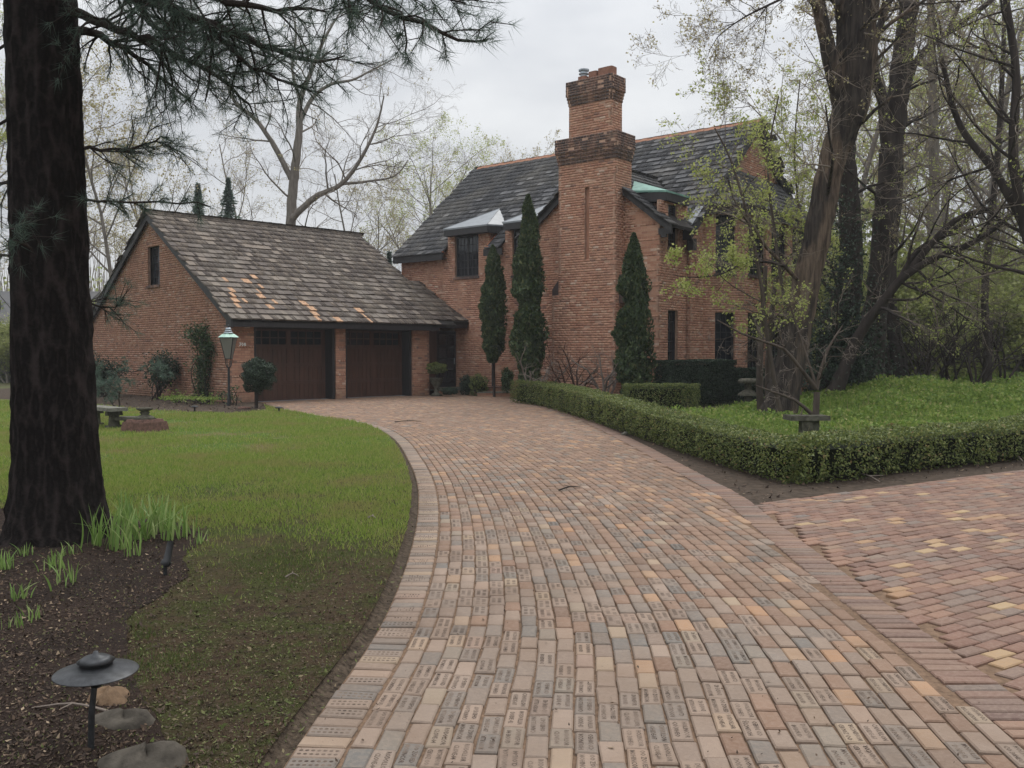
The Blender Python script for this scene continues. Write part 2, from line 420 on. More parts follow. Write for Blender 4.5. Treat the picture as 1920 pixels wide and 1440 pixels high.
# tubes
class Tubes:
    def __init__(s): s.V = []; s.F = []; s.n = 0
    def add(s, pts, rad, k=6, lump=0.0, rng=None):
        pts = np.asarray(pts, float); m = len(pts)
        T = np.gradient(pts, axis=0); T /= np.linalg.norm(T, axis=1)[:, None] + 1e-9
        ref = np.array((0.0, 0.0, 1.0)) if abs(T[0, 2]) < 0.9 else np.array((1.0, 0.0, 0.0))
        X = np.cross(T, ref); X /= np.linalg.norm(X, axis=1)[:, None] + 1e-9
        Y = np.cross(T, X)
        an = np.linspace(0, 2*np.pi, k, endpoint=False)
        r = np.asarray(rad, float)[:, None, None]
        if lump and rng is not None:
            ph = rng.uniform(0, 6.28, 3)
            mod = 1 + lump*(0.6*np.sin(an*5+ph[0]) + 0.4*np.sin(an*9+ph[1]))[None, :, None] + lump*0.5*rng.normal(size=(m, k))[:, :, None]
            r = r*mod
        V = pts[:, None, :] + (np.cos(an)[None, :, None]*X[:, None, :] + np.sin(an)[None, :, None]*Y[:, None, :])*r
        i = np.arange(m-1)[:, None]*k; j = np.arange(k)[None, :]; j2 = (j+1) % k
        F = np.stack([i+j, i+j2, i+k+j2, i+k+j], -1).reshape(-1, 4) + s.n
        s.V.append(V.reshape(-1, 3)); s.F.append(F); s.n += m*k
    def mesh(s, name, mat, smooth=True):
        return npmesh(name, np.concatenate(s.V), np.concatenate(s.F), mat, smooth)

def smooth_path(pts, rad, step):
    pts = np.asarray(pts, float); rad = np.asarray(rad, float)
    out_p, out_r = [], []
    n = len(pts)
    for i in range(n-1):
        p0 = pts[max(i-1, 0)]; p1 = pts[i]; p2 = pts[i+1]; p3 = pts[min(i+2, n-1)]
        m = max(2, int(np.linalg.norm(p2-p1)/step))
        for t in np.arange(m)/m:
            out_p.append(0.5*((2*p1)+(-p0+p2)*t+(2*p0-5*p1+4*p2-p3)*t*t+(-p0+3*p1-3*p2+p3)*t**3))
            out_r.append(rad[i]*(1-t)+rad[i+1]*t)
    out_p.append(pts[-1]); out_r.append(rad[-1])
    return np.array(out_p), np.array(out_r)

def grow(rng, tb, start, d, length, r, depth, spec, tips, twigs=None):
    """one branch and its children; spec: nseg, wander, up, kids, ratio, ang"""
    ns = spec['nseg'][depth]; seg = length/ns
    d = d/(np.linalg.norm(d)+1e-9)
    pts = [start]; ds = [d]
    for i in range(ns):
        d = d + rng.normal(size=3)*spec['wander'][depth] + np.array((0, 0, spec['up'][depth]))
        d /= np.linalg.norm(d)
        pts.append(pts[-1] + d*seg); ds.append(d)
    pts = np.array(pts); rr = np.linspace(r, max(r*0.25, 0.0025), ns+1)
    last = depth == len(spec['kids'])
    tgt = twigs if (twigs is not None and depth >= spec.get('twiglevel', 3)) else tb
    tgt.add(pts, rr, spec['sides'][depth])
    if last:
        tips.extend(pts[1:]); return
    nk = spec['kids'][depth]
    nk = max(1, int(round(nk*rng.uniform(0.75, 1.25))))
    t0 = spec['start'][depth]
    for q in range(nk):
        t = t0 + (1-t0)*(q+rng.uniform(0.1, 0.9))/nk
        i = min(int(t*ns), ns-1); ft = t*ns-i
        p = pts[i]*(1-ft)+pts[i+1]*ft; dd = ds[i+1]
        perp = np.cross(dd, rng.normal(size=3)); perp /= np.linalg.norm(perp)+1e-9
        a = R(rng.uniform(*spec['ang'][depth]))
        nd = dd*math.cos(a)+perp*math.sin(a)
        rl = length*spec['ratio'][depth]*(1-0.45*t)*rng.uniform(0.7, 1.2)
        grow(rng, tb, p, nd, rl, max(rr[i]*rng.uniform(0.45, 0.68), 0.003), depth+1, spec, tips, twigs)
# ------------------------------------------------------------ plan of the buildings
GA = np.array((.7102, .7040)); GB = np.array((-.7040, .7102)); GO = np.array(G(430, 757))
_n = math.hypot(1370, 1700)
MU = np.array((1370/_n, 1700/_n)); MS = np.array((-MU[1], MU[0])); MO = np.array((8.536, 32.586))
def GF(a, b, z): p = GO + GA*a + GB*b; return (p[0], p[1], z)
def MF(s, u, z): p = MO + MS*s + MU*u; return (p[0], p[1], z)
rs = random.Random(5)

# ------------------------------------------------------------ brick walls
COURSE, BL = 0.0775, 0.213
def wall(sink, mort, O, D, L, z0, z1, Nv, prof=None, openings=(), depth=0.11, matkey='brick'):
    """courses of single bricks from O along D, outward normal Nv; openings (x0,x1,z0,z1)"""
    O = np.array(O); D = np.array(D); Nv = np.array(Nv)
    i = 0
    while True:
        za = z0 + i*COURSE; zb = min(za + COURSE, z1)
        if za >= z1 - 0.01: break
        zc = (za+zb)/2
        iv = [(0, L)]
        if prof:
            r = prof(zc)
            if r is None: break
            iv = [(max(0, r[0]), min(L, r[1]))]
        for (a, b_, c, d) in openings:
            if c < zc < d:
                nv = []
                for (p, q) in iv:
                    if b_ <= p or a >= q: nv.append((p, q)); continue
                    if a > p: nv.append((p, a))
                    if b_ < q: nv.append((b_, q))
                iv = nv
        for (p, q) in iv:
            if q - p < 0.02: continue
            A = O + D*p - Nv*0.004; B = O + D*q - Nv*0.004
            A2 = A - Nv*0.09; B2 = B - Nv*0.09
            zt = min(zb, z1) + 0.0005
            mort.hexa([(*A, za), (*B, za), (*B2, za), (*A2, za), (*A, zt), (*B, zt), (*B2, zt), (*A2, zt)])
            head = (i % 6 == 5)
            step = BL*0.5 if head else BL
            x = -(0.5*step if i % 2 else 0) 
            k0 = math.floor((p - x)/step)
            x = x + k0*step
            while x < q:
                xa, xb = max(x, p), min(x+step-0.010, q)
                if xb - xa > 0.03:
                    sink.append((O + D*(xa+xb)/2, (xb-xa)/2, za+0.005, min(zb-0.005, za+COURSE-0.005), D, Nv, matkey))
                x += step
        i += 1

BRICK_UNIT = MB(); BRICK_UNIT.box((-1, -1, 0), (1, 1, 1))
def spawn_bricks(sink, parent, label, nmax=300, stuffname='brickwork'):
    """the bricks that show largest are parts of their own, the rest is one joined part"""
    def score(rec):
        c, hl, za, zb, D, Nv, mk = rec
        p = proj((c[0], c[1], (za+zb)/2))
        if p is None or not (-20 < p[0] < 1940 and -20 < p[1] < 1460): return 0
        v = -np.array(c)/np.linalg.norm(c)
        return max(0, float(v @ Nv))*hl*(zb-za)/(c @ c)
    order = sorted(range(len(sink)), key=lambda i: -score(sink[i]))
    sel = set(order[:nmax]); um = {}
    joined = {}
    for i, (c, hl, za, zb, D, Nv, mk) in enumerate(sink):
        pr = rs.gauss(0, 0.0022)
        if i in sel:
            if mk not in um: um[mk] = BRICK_UNIT.mesh('brick', mk)
            o = bpy.data.objects.new('brick', um[mk]); COL.objects.link(o); o.parent = parent
            cc = c + Nv*(pr - 0.04)
            m = Matrix(((D[0]*hl, Nv[0]*0.04, 0, cc[0]), (D[1]*hl, Nv[1]*0.04, 0, cc[1]), (0, 0, zb-za, za), (0, 0, 0, 1)))
            if parent.type == 'EMPTY': m = Matrix.Translation(-parent.location) @ m
            o.matrix_basis = m
        else:
            L = joined.setdefault(mk, [])
            a = c - D*hl + Nv*pr; b_ = c + D*hl + Nv*pr; a2 = a - Nv*0.05; b2 = b_ - Nv*0.05
            t = rs.gauss(0, 0.0008)
            L.append([(*a, za), (*b_, za+t), (*b_, zb+t), (*a, zb), (*a2, za), (*b2, za), (*b2, zb), (*a2, zb)])
    for mk, L in joined.items():
        V = np.array(L).reshape(-1, 3); n = len(L)
        q = np.array([(0,1,2,3), (1,5,6,2), (4,0,3,7), (3,2,6,7), (0,4,5,1)])
        F = (q[None] + (np.arange(n)*8)[:, None, None]).reshape(-1, 4)
        o = link(stuffname, npmesh(stuffname, V, F, mk), parent)
        tag(o, kind='stuff')

# ------------------------------------------------------------ shake roofs
SH = MB()
SH.add([(0,0,0),(1,0,0),(1,1,-0.5),(0,1,-0.5),(0,0,1),(1,0,1),(1,1,0.05),(0,1,0.05)],
       [(0,1,5,4), (4,5,6,7), (1,2,6,5), (3,0,4,7), (0,3,2,1), (2,3,7,6)])
def shakes(sink, O, E, U, L, S, inside, expo=0.335, mat='shake_brown', newspots=(), wr=(0.09, 0.29), vis=True):
    O = np.array(O, float); E = np.array(E, float); U = np.array(U, float); Nv = np.cross(E, U)
    if Nv[2] < 0: Nv = -Nv
    j = 0
    while j*expo < S:
        s0 = j*expo; x = -rs.uniform(0, 0.15)
        while x < L:
            w = rs.uniform(*wr)
            if rs.random() < 0.35: w *= 0.5
            if inside(x + w/2, s0 + expo*0.5):
                p = O + E*x + U*(s0 - rs.uniform(0, 0.022)) + Nv*0.003
                mk = mat
                for q in newspots:
                    if abs(q[0]-(x+w/2)) < max(w*0.5, 0.07) and abs(q[1]-(s0+expo/2)) < expo*0.55: mk = 'shake_new'
                sink.append((p, E, U, Nv, w-0.007, expo*1.16, rs.uniform(0.034, 0.056), mk, vis))
            x += w
        j += 1
def spawn_shakes(sink, parent, nmax=300):
    def score(r):
        p, E, U, Nv, w, l, t, mk, vis = r
        if not vis: return -1
        q = proj(p)
        if q is None or not (0 < q[0] < 1920 and 0 < q[1] < 1440): return -1
        v = np.array((0, 0, 1.6)) - p; d = np.linalg.norm(v)
        sc = max(0, float(v @ Nv)/d)*w*l/d**2
        return sc*(10 if mk == 'shake_new' else 1)
    order = sorted(range(len(sink)), key=lambda i: -score(sink[i])); sel = set(order[:nmax]); um = {}; joined = {}
    for i, (p, E, U, Nv, w, l, t, mk, vis) in enumerate(sink):
        if i in sel:
            if mk not in um: um[mk] = SH.mesh('shingle', mk)
            o = bpy.data.objects.new('shingle', um[mk]); COL.objects.link(o); o.parent = parent
            m = Matrix(((E[0]*w, U[0]*l, Nv[0]*t, p[0]), (E[1]*w, U[1]*l, Nv[1]*t, p[1]), (E[2]*w, U[2]*l, Nv[2]*t, p[2]), (0, 0, 0, 1)))
            if parent.type == 'EMPTY': m = Matrix.Translation(-parent.location) @ m
            o.matrix_basis = m
            if mk == 'shake_new': o['label'] = 'new tan wooden roof shake among the grey ones'
        else:
            sk = 0.0
            V = [p + E*(x*w) + U*(y*l) + Nv*(z*t) for (x, y, z) in SH.v]
            joined.setdefault(mk, []).append(V)
    for mk, L in joined.items():
        V = np.array(L).reshape(-1, 3); q = np.array(SH.f[:4])
        F = (q[None] + (np.arange(len(L))*8)[:, None, None]).reshape(-1, 4)
        tag(link('roof_shingles', npmesh('roof_shingles', V, F, mk), parent), kind='stuff')

def window(parent, F, x0, x1, z0, z1, dirn=-1, recess=0.10, cols=2, rows=4, casements=1, sill=True, mat='dark_timber', name='window', muntin=0.018):
    """F(x, y, z) frame with y pointing into the wall"""
    fr = MB(); w = 0.055
    y0, y1 = recess, recess+0.07
    fr.fbox(F, x0, x0+w, y0, y1, z0, z1); fr.fbox(F, x1-w, x1, y0, y1, z0, z1)
    fr.fbox(F, x0+w, x1-w, y0, y1, z0, z0+w); fr.fbox(F, x0+w, x1-w, y0, y1, z1-w, z1)
    cw = (x1-x0-2*w)/casements
    for c in range(1, casements):
        xm = x0+w+c*cw; fr.fbox(F, xm-w*0.6, xm+w*0.6, y0+0.002, y1-0.002, z0+w, z1-w)
    g = 0.012
    wo = obj(name, fr, mat, parent)
    mun = MB()
    for c in range(casements):
        xa = x0+w+c*cw + (w*0.6 if c else 0); xb = x0+w+(c+1)*cw - (w*0.6 if c < casements-1 else 0)
        dx = (xb-xa)/cols; dz = (z1-z0-2*w)/rows
        for i in range(1, cols): mun.fbox(F, xa+i*dx-muntin/2, xa+i*dx+muntin/2, y0+0.02, y0+0.045, z0+w, z1-w)
        for j in range(1, rows): mun.fbox(F, xa, xb, y0+0.022, y0+0.043, z0+w+j*dz-muntin/2, z0+w+j*dz+muntin/2)
        for i in range(cols):
            for j in range(rows):
                p = MB(); t = rs.uniform(-0.003, 0.003)
                a, b_ = xa+i*dx, xa+(i+1)*dx; c0, c1 = z0+w+j*dz, z0+w+(j+1)*dz
                yy = y0+0.03
                p.hexa([F(a, yy+t, c0), F(b_, yy-t, c0), F(b_, yy-t+0.006, c0), F(a, yy+t+0.006, c0),
                        F(a, yy+t, c1), F(b_, yy-t, c1), F(b_, yy-t+0.006, c1), F(a, yy+t+0.006, c1)])
                obj('pane', p, 'glass_dark', wo)
    if mun.v: obj('glazing_bars', mun, mat, wo)
    if sill:
        sb = MB(); sb.fbox(F, x0-0.04, x1+0.04, -0.05, recess+0.02, z0-0.09, z0-0.002)
        obj('sill', sb, 'brick_sooty', wo)
    bk = MB(); bk.fbox(F, x0, x1, recess+0.075, recess+0.09, z0, z1)  # dark sheet standing in for the unlit room behind the panes
    obj('window_backing', bk, 'under_roof', wo)
    return wo

def seg2(a, b): v = np.array(b)-np.array(a); return v/np.linalg.norm(v)

# ============================================================ GARAGE
gar = thing('garage', 'low brown brick garage with two dark wooden doors and a long shake roof', 'garage', (*GF(4, 4, 0)[:2], 0))
gs = []; gm_ = MB()
RB, RZ = 5.6, 6.50; PITCH_G = (RZ-2.60)/(RB+0.5); BW = 11.2
def gz(b): return RZ - PITCH_G*abs(b-RB)
def gprof(z):                                   # gable wall between the two slopes
    zz = z + 0.14
    if zz >= RZ: return None
    d = (RZ-zz)/PITCH_G
    return (RB-d, RB+d)
NA = -GA; NBv = -GB
# gable end, a = 0
wall(gs, gm_, GO, GB, BW, -0.06, 6.4, NA, gprof, [(4.90, 5.86, 3.86, 5.30)], matkey='brick_shaded')
def Fg(x, y, z): return GF(y, x, z)
window(gar, Fg, 4.90, 5.86, 3.94, 5.30, recess=0.16, cols=2, rows=5, casements=1)
# front wall, b = 0, with two door openings
DOORS = [(0.86, 3.90), (4.30, 7.20)]
wall(gs, gm_, GO, GA, 8.0, -0.06, 2.55, NBv, None, [(a, b_, -1, 2.42) for a, b_ in DOORS])
wall(gs, gm_, GF(8.0, 0, 0)[:2], GB, 0.36, -0.06, 2.6, GA)
# back and far end
bw = MB(); bw.fbox(GF, 0.1, 8.85, BW-0.15, BW, -0.06, gz(BW)-0.1); bw.fbox(GF, 8.75, 8.85, 0.4, BW-0.16, -0.06, 2.6)
for (ba, bb) in ((0.4, RB), (RB, BW-0.2)):
    P = [GF(8.76, ba, 2.62), GF(8.76, bb, 2.62), GF(8.76, bb, gz(bb)-0.12), GF(8.76, ba, gz(ba)-0.12)]
    bw.prism(P, (*(GA*0.09), 0))
obj('rear_wall', bw, 'brick_shaded', gar)
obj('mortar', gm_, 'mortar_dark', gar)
spawn_bricks(gs, gar, 'brick')
# concrete lintel timber + jamb linings and doors
ln = MB(); ln.fbox(GF, 0.03, 7.97, -0.03, 0.14, 2.425, 2.545); obj('door_lintel', ln, 'dark_timber', gar)
for (a, b_) in DOORS:
    dm = MB(); d0 = 0.50
    H = 2.36; secs = 4; sh = H/secs
    door = MB(); door.fbox(GF, a+0.10, b_-0.10, d0+0.02, d0+0.06, 0.0, H)
    dr = obj('garage_door', door, 'door_wood', gar)
    for k in range(secs):
        rail = MB(); z0 = k*sh
        rail.fbox(GF, a+0.10, b_-0.10, d0-0.012, d0+0.018, z0+0.012, z0+0.055)
        rail.fbox(GF, a+0.10, b_-0.10, d0-0.012, d0+0.018, z0+sh-0.055, z0+sh-0.006)
        for xs in (a+0.10, (a+b_)/2-0.07, b_-0.24):
            rail.fbox(GF, xs, xs+0.14, d0-0.0115, d0+0.0175, z0+0.056, z0+sh-0.056)
        obj('door_rail', rail, 'door_wood', dr)
        for side in range(2):
            x0 = a+0.24+side*((b_-a)/2-0.17); x1 = x0+(b_-a)/2-0.31
            if k < 3:
                nb = 7; bwid = (x1-x0)/nb
                for q in range(nb):
                    pm = MB(); pm.fbox(GF, x0+q*bwid+0.005, x0+(q+1)*bwid-0.005, d0+0.003, d0+0.0195, z0+0.057, z0+sh-0.057)
                    obj('panel', pm, 'door_wood', dr)
            else:
                for q in range(4):
                    for r_ in range(2):
                        pw = (x1-x0)/4; ph = (sh-0.12)/2
                        pm = MB(); pm.fbox(GF, x0+q*pw+0.02, x0+(q+1)*pw-0.02, d0+0.010, d0+0.0185, z0+0.06+r_*ph+0.015, z0+0.06+(r_+1)*ph-0.015)
                        obj('pane', pm, 'glass_dark', dr)
                br = MB()
                for q in range(5): br.fbox(GF, x0+q*pw-0.02, x0+q*pw+0.02, d0-0.004, d0+0.0095, z0+0.058, z0+sh-0.058)
                for r_ in range(3): br.fbox(GF, x0-0.02, x1+0.02, d0-0.003, d0+0.0085, z0+0.058+r_*ph-(0.0 if r_ else 0.0), z0+0.078+r_*ph)
                obj('glazing_bars', br, 'door_wood', dr)
    jm = MB(); jm.fbox(GF, a+0.001, a+0.10, 0.06, d0+0.07, 0, 2.42); jm.fbox(GF, b_-0.10, b_-0.001, 0.06, d0+0.07, 0, 2.42)
    jm.fbox(GF, a+0.101, b_-0.101, 0.06, d0+0.07, 2.362, 2.42)
    obj('door_jamb', jm, 'dark_timber', gar)
    th = MB(); th.fbox(GF, a+0.10, b_-0.10, 0.30, d0+0.10, -0.02, 0.008); obj('threshold', th, 'lead', gar)
# numbers on the pier by the lantern
def text_mesh(s, size, mat, bold=0.0):
    cu = bpy.data.curves.new('txt', 'FONT'); cu.body = s; cu.size = size; cu.resolution_u = 1; cu.align_x = 'CENTER'; cu.align_y = 'CENTER'; cu.offset = bold
    o = bpy.data.objects.new('txt', cu); COL.objects.link(o)
    bpy.context.view_layer.update()
    dg = bpy.context.evaluated_depsgraph_get(); me = bpy.data.meshes.new_from_object(o.evaluated_get(dg))
    bpy.data.objects.remove(o); me.materials.clear(); me.materials.append(MATS[mat]); return me
nm = text_mesh('708', 0.16, 'white_paint', 0.004)
no = bpy.data.objects.new('house_number', nm); COL.objects.link(no); no.parent = gar
pz = GF(0.46, -0.012, 1.83)
no.matrix_basis = Matrix.Translation(-gar.location) @ Matrix(((GA[0], 0, -GB[0], pz[0]), (GA[1], 0, -GB[1], pz[1]), (0, 1, 0, pz[2]), (0, 0, 0, 1)))

# roof
gr = []
SLG = math.hypot(1, PITCH_G)
Ug = np.array((*(GB/SLG), PITCH_G/SLG)); Eg = np.array((*GA, 0))
Og = np.array(GF(-0.12, -0.5, 2.60)); LS = (RB+0.5)*SLG; LE = 9.02
KB = (4.40-2.60)/PITCH_G - 0.5; SK = (KB+0.5)*SLG          # height at which the lower link roof ends
def facade_a(b): return 9.30 + (3.39-b)*0.1115               # where the main facade cuts the link roof
def gin(e, s):
    a = e-0.12; b_ = s/SLG-0.5
    if s > LS: return False
    if a < 8.1: return True
    if s < 0.34: return False
    if a <= 8.9: return True
    return s < SK and a < facade_a(b_)-0.02
spots = []
for (px, py) in [(425,528),(432,543),(440,558),(447,574),(470,530),(486,535),(485,548),(497,560),(503,571),(517,567),(476,519),(573,570),(583,582),(592,593),(635,596),(668,583),(690,597),(680,589),(455,560)]:
    # intersect the sight line with the roof plane
    d = np.array(ray(px, py)); Nn = np.cross(Eg, Ug); o_ = np.array((0, 0, 1.6))
    t = ((Og-o_) @ Nn)/(d @ Nn); P = o_+d*t-Og
    spots.append((P @ Eg, P @ Ug))
shakes(gr, Og, Eg, Ug, 10.4, LS, gin, newspots=spots)
Ob = np.array(GF(-0.12, 2*RB+0.5, 2.60)); Ub = np.array((*(-GB/SLG), PITCH_G/SLG))
shakes(gr, Ob, Eg, Ub, LE, LS, lambda e, s: True, wr=(0.2, 0.34), vis=False)
spawn_shakes(gr, gar)
sl_ = MB()
up = lambda a, b_, dz: GF(a, b_, gz(b_)+dz)
sl_.prism([up(-0.10, -0.46, -0.005), up(8.9, -0.46, -0.005), up(8.9, RB, -0.005), up(-0.10, RB, -0.005)], (0, 0, -0.10))
sl_.prism([up(-0.10, RB, -0.005), up(8.9, RB, -0.005), up(8.9, 2*RB+0.46, -0.005), up(-0.10, 2*RB+0.46, -0.005)], (0, 0, -0.10))
sl_.prism([up(8.902, -0.28, -0.005), up(facade_a(-0.28), -0.28, -0.005), up(facade_a(KB), KB, -0.005), up(8.902, KB, -0.005)], (0, 0, -0.10))
# far slope of the link, falling to the back
sl_.prism([up(8.902, KB+0.004, -0.005), up(facade_a(KB), KB+0.004, -0.005), (*GF(9.25, KB+1.6, 3.4)[:2], 3.35), (*GF(8.902, KB+1.6, 3.4)[:2], 3.35)], (0, 0, -0.08))
obj('roof_deck', sl_, 'under_roof', gar)
fa = MB()
fa.fbox(GF, -0.16, 8.1, -0.46, -0.41, 2.38, 2.60); fa.fbox(GF, -0.16, 8.1, -0.405, -0.02, 2.385, 2.41)
obj('fascia', fa, 'dark_timber', gar)
fa = MB(); fa.fbox(GF, 8.102, 9.68, -0.26, -0.21, 2.50, 2.76); obj('fascia', fa, 'dark_timber', gar)
for sgn, b0 in ((1, -0.48), (-1, 2*RB+0.48)):
    bb = MB(); z0 = gz(b0)
    P = [GF(-0.14, b0, z0-0.27), GF(-0.14, b0, z0-0.02), GF(-0.14, RB, RZ-0.012), GF(-0.14, RB, RZ-0.30)]
    bb.prism(P, (*(GA*0.05), 0)); obj('bargeboard', bb, 'dark_timber', gar)
be = MB(); be.fbox(GF, -0.085, -0.005, -0.45, 0.0, 2.40, 2.55); obj('eave_return', be, 'dark_timber', gar)
rc = MB()
for k in range(30):
    a0 = -0.14+k*0.30
    if a0 > 8.85: break
    rc.fbox(GF, a0, a0+0.33, RB-0.13, RB+0.0, RZ-0.045+0.006*(k % 2), RZ+0.035+0.006*(k % 2)); rc.fbox(GF, a0, a0+0.33, RB+0.002, RB+0.13, RZ-0.05+0.006*(k % 2), RZ+0.03+0.006*(k % 2))
obj('ridge_cap', rc, 'shake_brown', gar)

# ============================================================ MAIN HOUSE
hs = thing('brick_house', 'two-storey orange brick house with a tall central chimney and steep dark roof', 'house', (*MF(6, -2, 0)[:2], 0))
hb = []; hm = MB()
UF = -4.75; SL = 12.9; HRZ = 9.80; EZ = 5.42; HP = (HRZ-EZ)/(4.75+0.35)
def hz(u): return HRZ - HP*abs(u)
NFm = -MU; NSm = -MS
def Ff(x, y, z): return MF(x, UF+y, z)             # facade frame, x = s
W1 = (8.76, 9.97, 4.48, 6.04); W2 = (5.98, 7.12, 4.40, 6.04)
EW = hz(UF)-0.10
wall(hb, hm, MF(4.9, UF, 0)[:2], MS, SL-4.9, -0.06, EW, NFm, None,
     [(W1[0]-4.9, W1[1]-4.9, W1[2]-0.08, 9), (W2[0]-4.9, W2[1]-4.9, W2[2]-0.08, 9), (8.05-4.9, 8.2-4.9, 2.3, 2.31)])
# dormer cheeks above the eave
for (d0, d1, w) in ((8.22, 10.33, W1), (5.55, 7.46, W2)):
    for (a, b_) in ((d0, w[0]), (w[1], d1)):
        wall(hb, hm, MF(a, UF, 0)[:2], MS, b_-a, EW, 6.06, NFm)
    for s_, nn in ((d0, NSm), (d1, MS)):
        zf = lambda z: (0, max(0.0, -(HRZ-z)/HP - UF + 0.0))
        o_ = MF(s_, UF, 0)[:2]
        def pf(z):
            ue = -(HRZ-z)/HP
            return (0.0, max(0.03, ue-UF))
        wall(hb, hm, o_, MU, 1.2, EW, 6.06, nn, pf)
window(hs, Ff, W1[0], W1[1], W1[2], W1[3], recess=0.09, cols=3, rows=5, casements=2)
window(hs, Ff, W2[0], W2[1], W2[2], W2[3], recess=0.09, cols=3, rows=5, casements=2)
# wing (cross gable) front
UW = -6.5; WA, WZ = 2.45, 7.66; WP = (WZ-5.42)/(2.9)
def wz(s): return WZ - WP*abs(s-WA)
def wprof(z):
    zz = z+0.12
    if zz > WZ: return None
    d = (WZ-zz)/WP
    return (WA-d, WA+d)
wall(hb, hm, MF(0, UW, 0)[:2], MS, 4.9, -0.06, 7.5, NFm, wprof)
wall(hb, hm, MF(4.9, UW, 0)[:2], MU, 1.75, -0.06, wz(4.9)-0.1, MS)
# right-hand side of the wing and the house gable end
SW = [(-5.98, -5.36, 4.78, 6.16), (-5.95, -5.33, 0.9, 2.92)]
wall(hb, hm, MF(0, UW, 0)[:2], MU, 1.75, -0.06, 6.2, NSm, None, [(u0-UW, u1-UW, z0-0.0, z1) for u0, u1, z0, z1 in SW])
def Fs(x, y, z): return MF(y, x, z)                # side frame, x = u, y into the wall
for (u0, u1, z0, z1) in SW:
    window(hs, Fs, u0, u1, z0+0.05, z1, recess=0.10, cols=2, rows=6, sill=(z0 > 2))
GE = -0.12
def hprof(z):
    zz = z+0.14
    if zz > HRZ: return None
    d = (HRZ-zz)/HP
    return (4.75-min(d, 4.75), 4.75+min(d, 4.75))
wall(hb, hm, MF(GE, UF, 0)[:2], MU, 9.5, -0.06, 9.7, NSm, hprof)
wall(hb, hm, MF(GE, UF, 0)[:2], MS, 0.12, -0.06, 5.3, NFm)
# plain unseen walls
bw = MB(); bw.fbox(MF, GE+0.1, SL, 4.6, 4.75, -0.06, EW)
bw.fbox(MF, SL-0.12, SL, UF+0.1, 4.598, -0.06, EW-0.02)
for (ua, ub) in ((UF, 0), (0, 4.6)):
    bw.prism([MF(SL-0.10, ua+0.02, EW), MF(SL-0.10, ub, EW), MF(SL-0.10, ub, hz(ub)-0.13), MF(SL-0.10, ua+0.02, hz(ua)-0.11)], (*(MS*0.09), 0))
obj('rear_wall', bw, 'brick', hs)
# chimney
ch = []
CF = -7.0
def chim(s0, s1, u0, u1, z0, z1, mk='brick', opn=()):
    wall(ch, hm, MF(s0, u0, 0)[:2], MS, s1-s0, z0, z1, NFm, None, opn, matkey=mk)
    wall(ch, hm, MF(s0, u0, 0)[:2], MU, u1-u0, z0, z1, NSm, matkey=mk)
    wall(ch, hm, MF(s1, u0, 0)[:2], MU, u1-u0, z0, z1, MS, matkey=mk)
    if z0 > 6.9: wall(ch, hm, MF(s0, u1, 0)[:2], MS, s1-s0, z0, z1, MU, matkey=mk)
    tp = MB(); tp.fbox(MF, s0+0.012, s1-0.012, u0+0.012, u1-0.012, z1-0.05, z1-0.012); return tp
slot = (2.22-1.24, 2.39-1.24, 4.50, 6.78)
chim(1.24, 3.40, CF, -6.10, 3.42, 7.54, 'brick', [slot])
sb = MB(); sb.fbox(MF, 2.20, 2.41, CF+0.10, CF+0.14, 4.42, 6.86); obj('chimney_slot', sb, 'brick', hs)
wall(ch, hm, MF(1.24, CF, 0)[:2], MS, 2.42, -0.06, 3.42, NFm)
wall(ch, hm, MF(1.24, CF, 0)[:2], MU, 0.5, -0.06, 3.42, NSm); wall(ch, hm, MF(3.66, CF, 0)[:2], MU, 0.5, -0.06, 3.42, MS)
# weathered shoulders
shd = MB()
shd.prism([MF(3.40, CF+0.01, 3.42), MF(3.66, CF+0.01, 3.42), MF(3.66, CF+0.01, 3.62), MF(3.40, CF+0.01, 3.92)], (*(MU*0.48), 0))
shd.prism([MF(0.88, UW-0.30, 3.12), MF(1.24, UW-0.30, 3.12), MF(1.24, UW-0.30, 4.0), MF(0.88, UW-0.30, 3.55)], (*(MU*0.29), 0))
obj('chimney_shoulder', shd, 'brick_sooty', hs)
for k in range(3):          # corbels under the two caps
    e = 0.022*(k+1)
    chim(1.24-e, 3.40+e, CF-e, -6.10+e, 7.54+k*COURSE*1.5, 7.54+(k+1)*COURSE*1.5, 'brick_sooty')
tp = chim(1.16, 3.49, CF-0.09, -6.01, 7.89, 8.36, 'brick_sooty'); obj('chimney_cap', tp, 'brick_sooty', hs)
chim(1.52, 3.10, CF+0.14, -6.22, 8.36, 9.40)
for k in range(3):
    e = 0.018*(k+1)
    chim(1.52-e, 3.10+e, CF+0.14-e, -6.22+e, 9.40+k*COURSE*1.3, 9.40+(k+1)*COURSE*1.3, 'brick_sooty')
tp = chim(1.44, 3.18, CF+0.07, -6.14, 9.70, 10.16, 'brick_sooty'); obj('chimney_cap', tp, 'brick_sooty', hs)
for (s0, s1, h) in ((1.62, 2.16, 0.34), (2.20, 2.52, 0.30), (2.62, 2.92, 0.22)):
    fl = MB(); c = ((s0+s1)/2)
    prof = [(-0.5, 0), (0.5, 0)]
    r = 0.06; u0, u1 = CF+0.34, CF+0.66
    ring = []
    for (cx, cy, a0) in ((s1-r, u1-r, 0), (s0+r, u1-r, 90), (s0+r, u0+r, 180), (s1-r, u0+r, 270)):
        for t in range(4):
            an = R(a0+t*30); ring.append((cx+r*math.cos(an), cy+r*math.sin(an)))
    poly = [MF(x, y, 10.14) for x, y in ring]
    fl.prism(poly, (0, 0, h)); obj('chimney_pot', fl, 'flue_clay', hs)
cw = MB(); cc = MF(2.78, CF+0.5, 10.36)
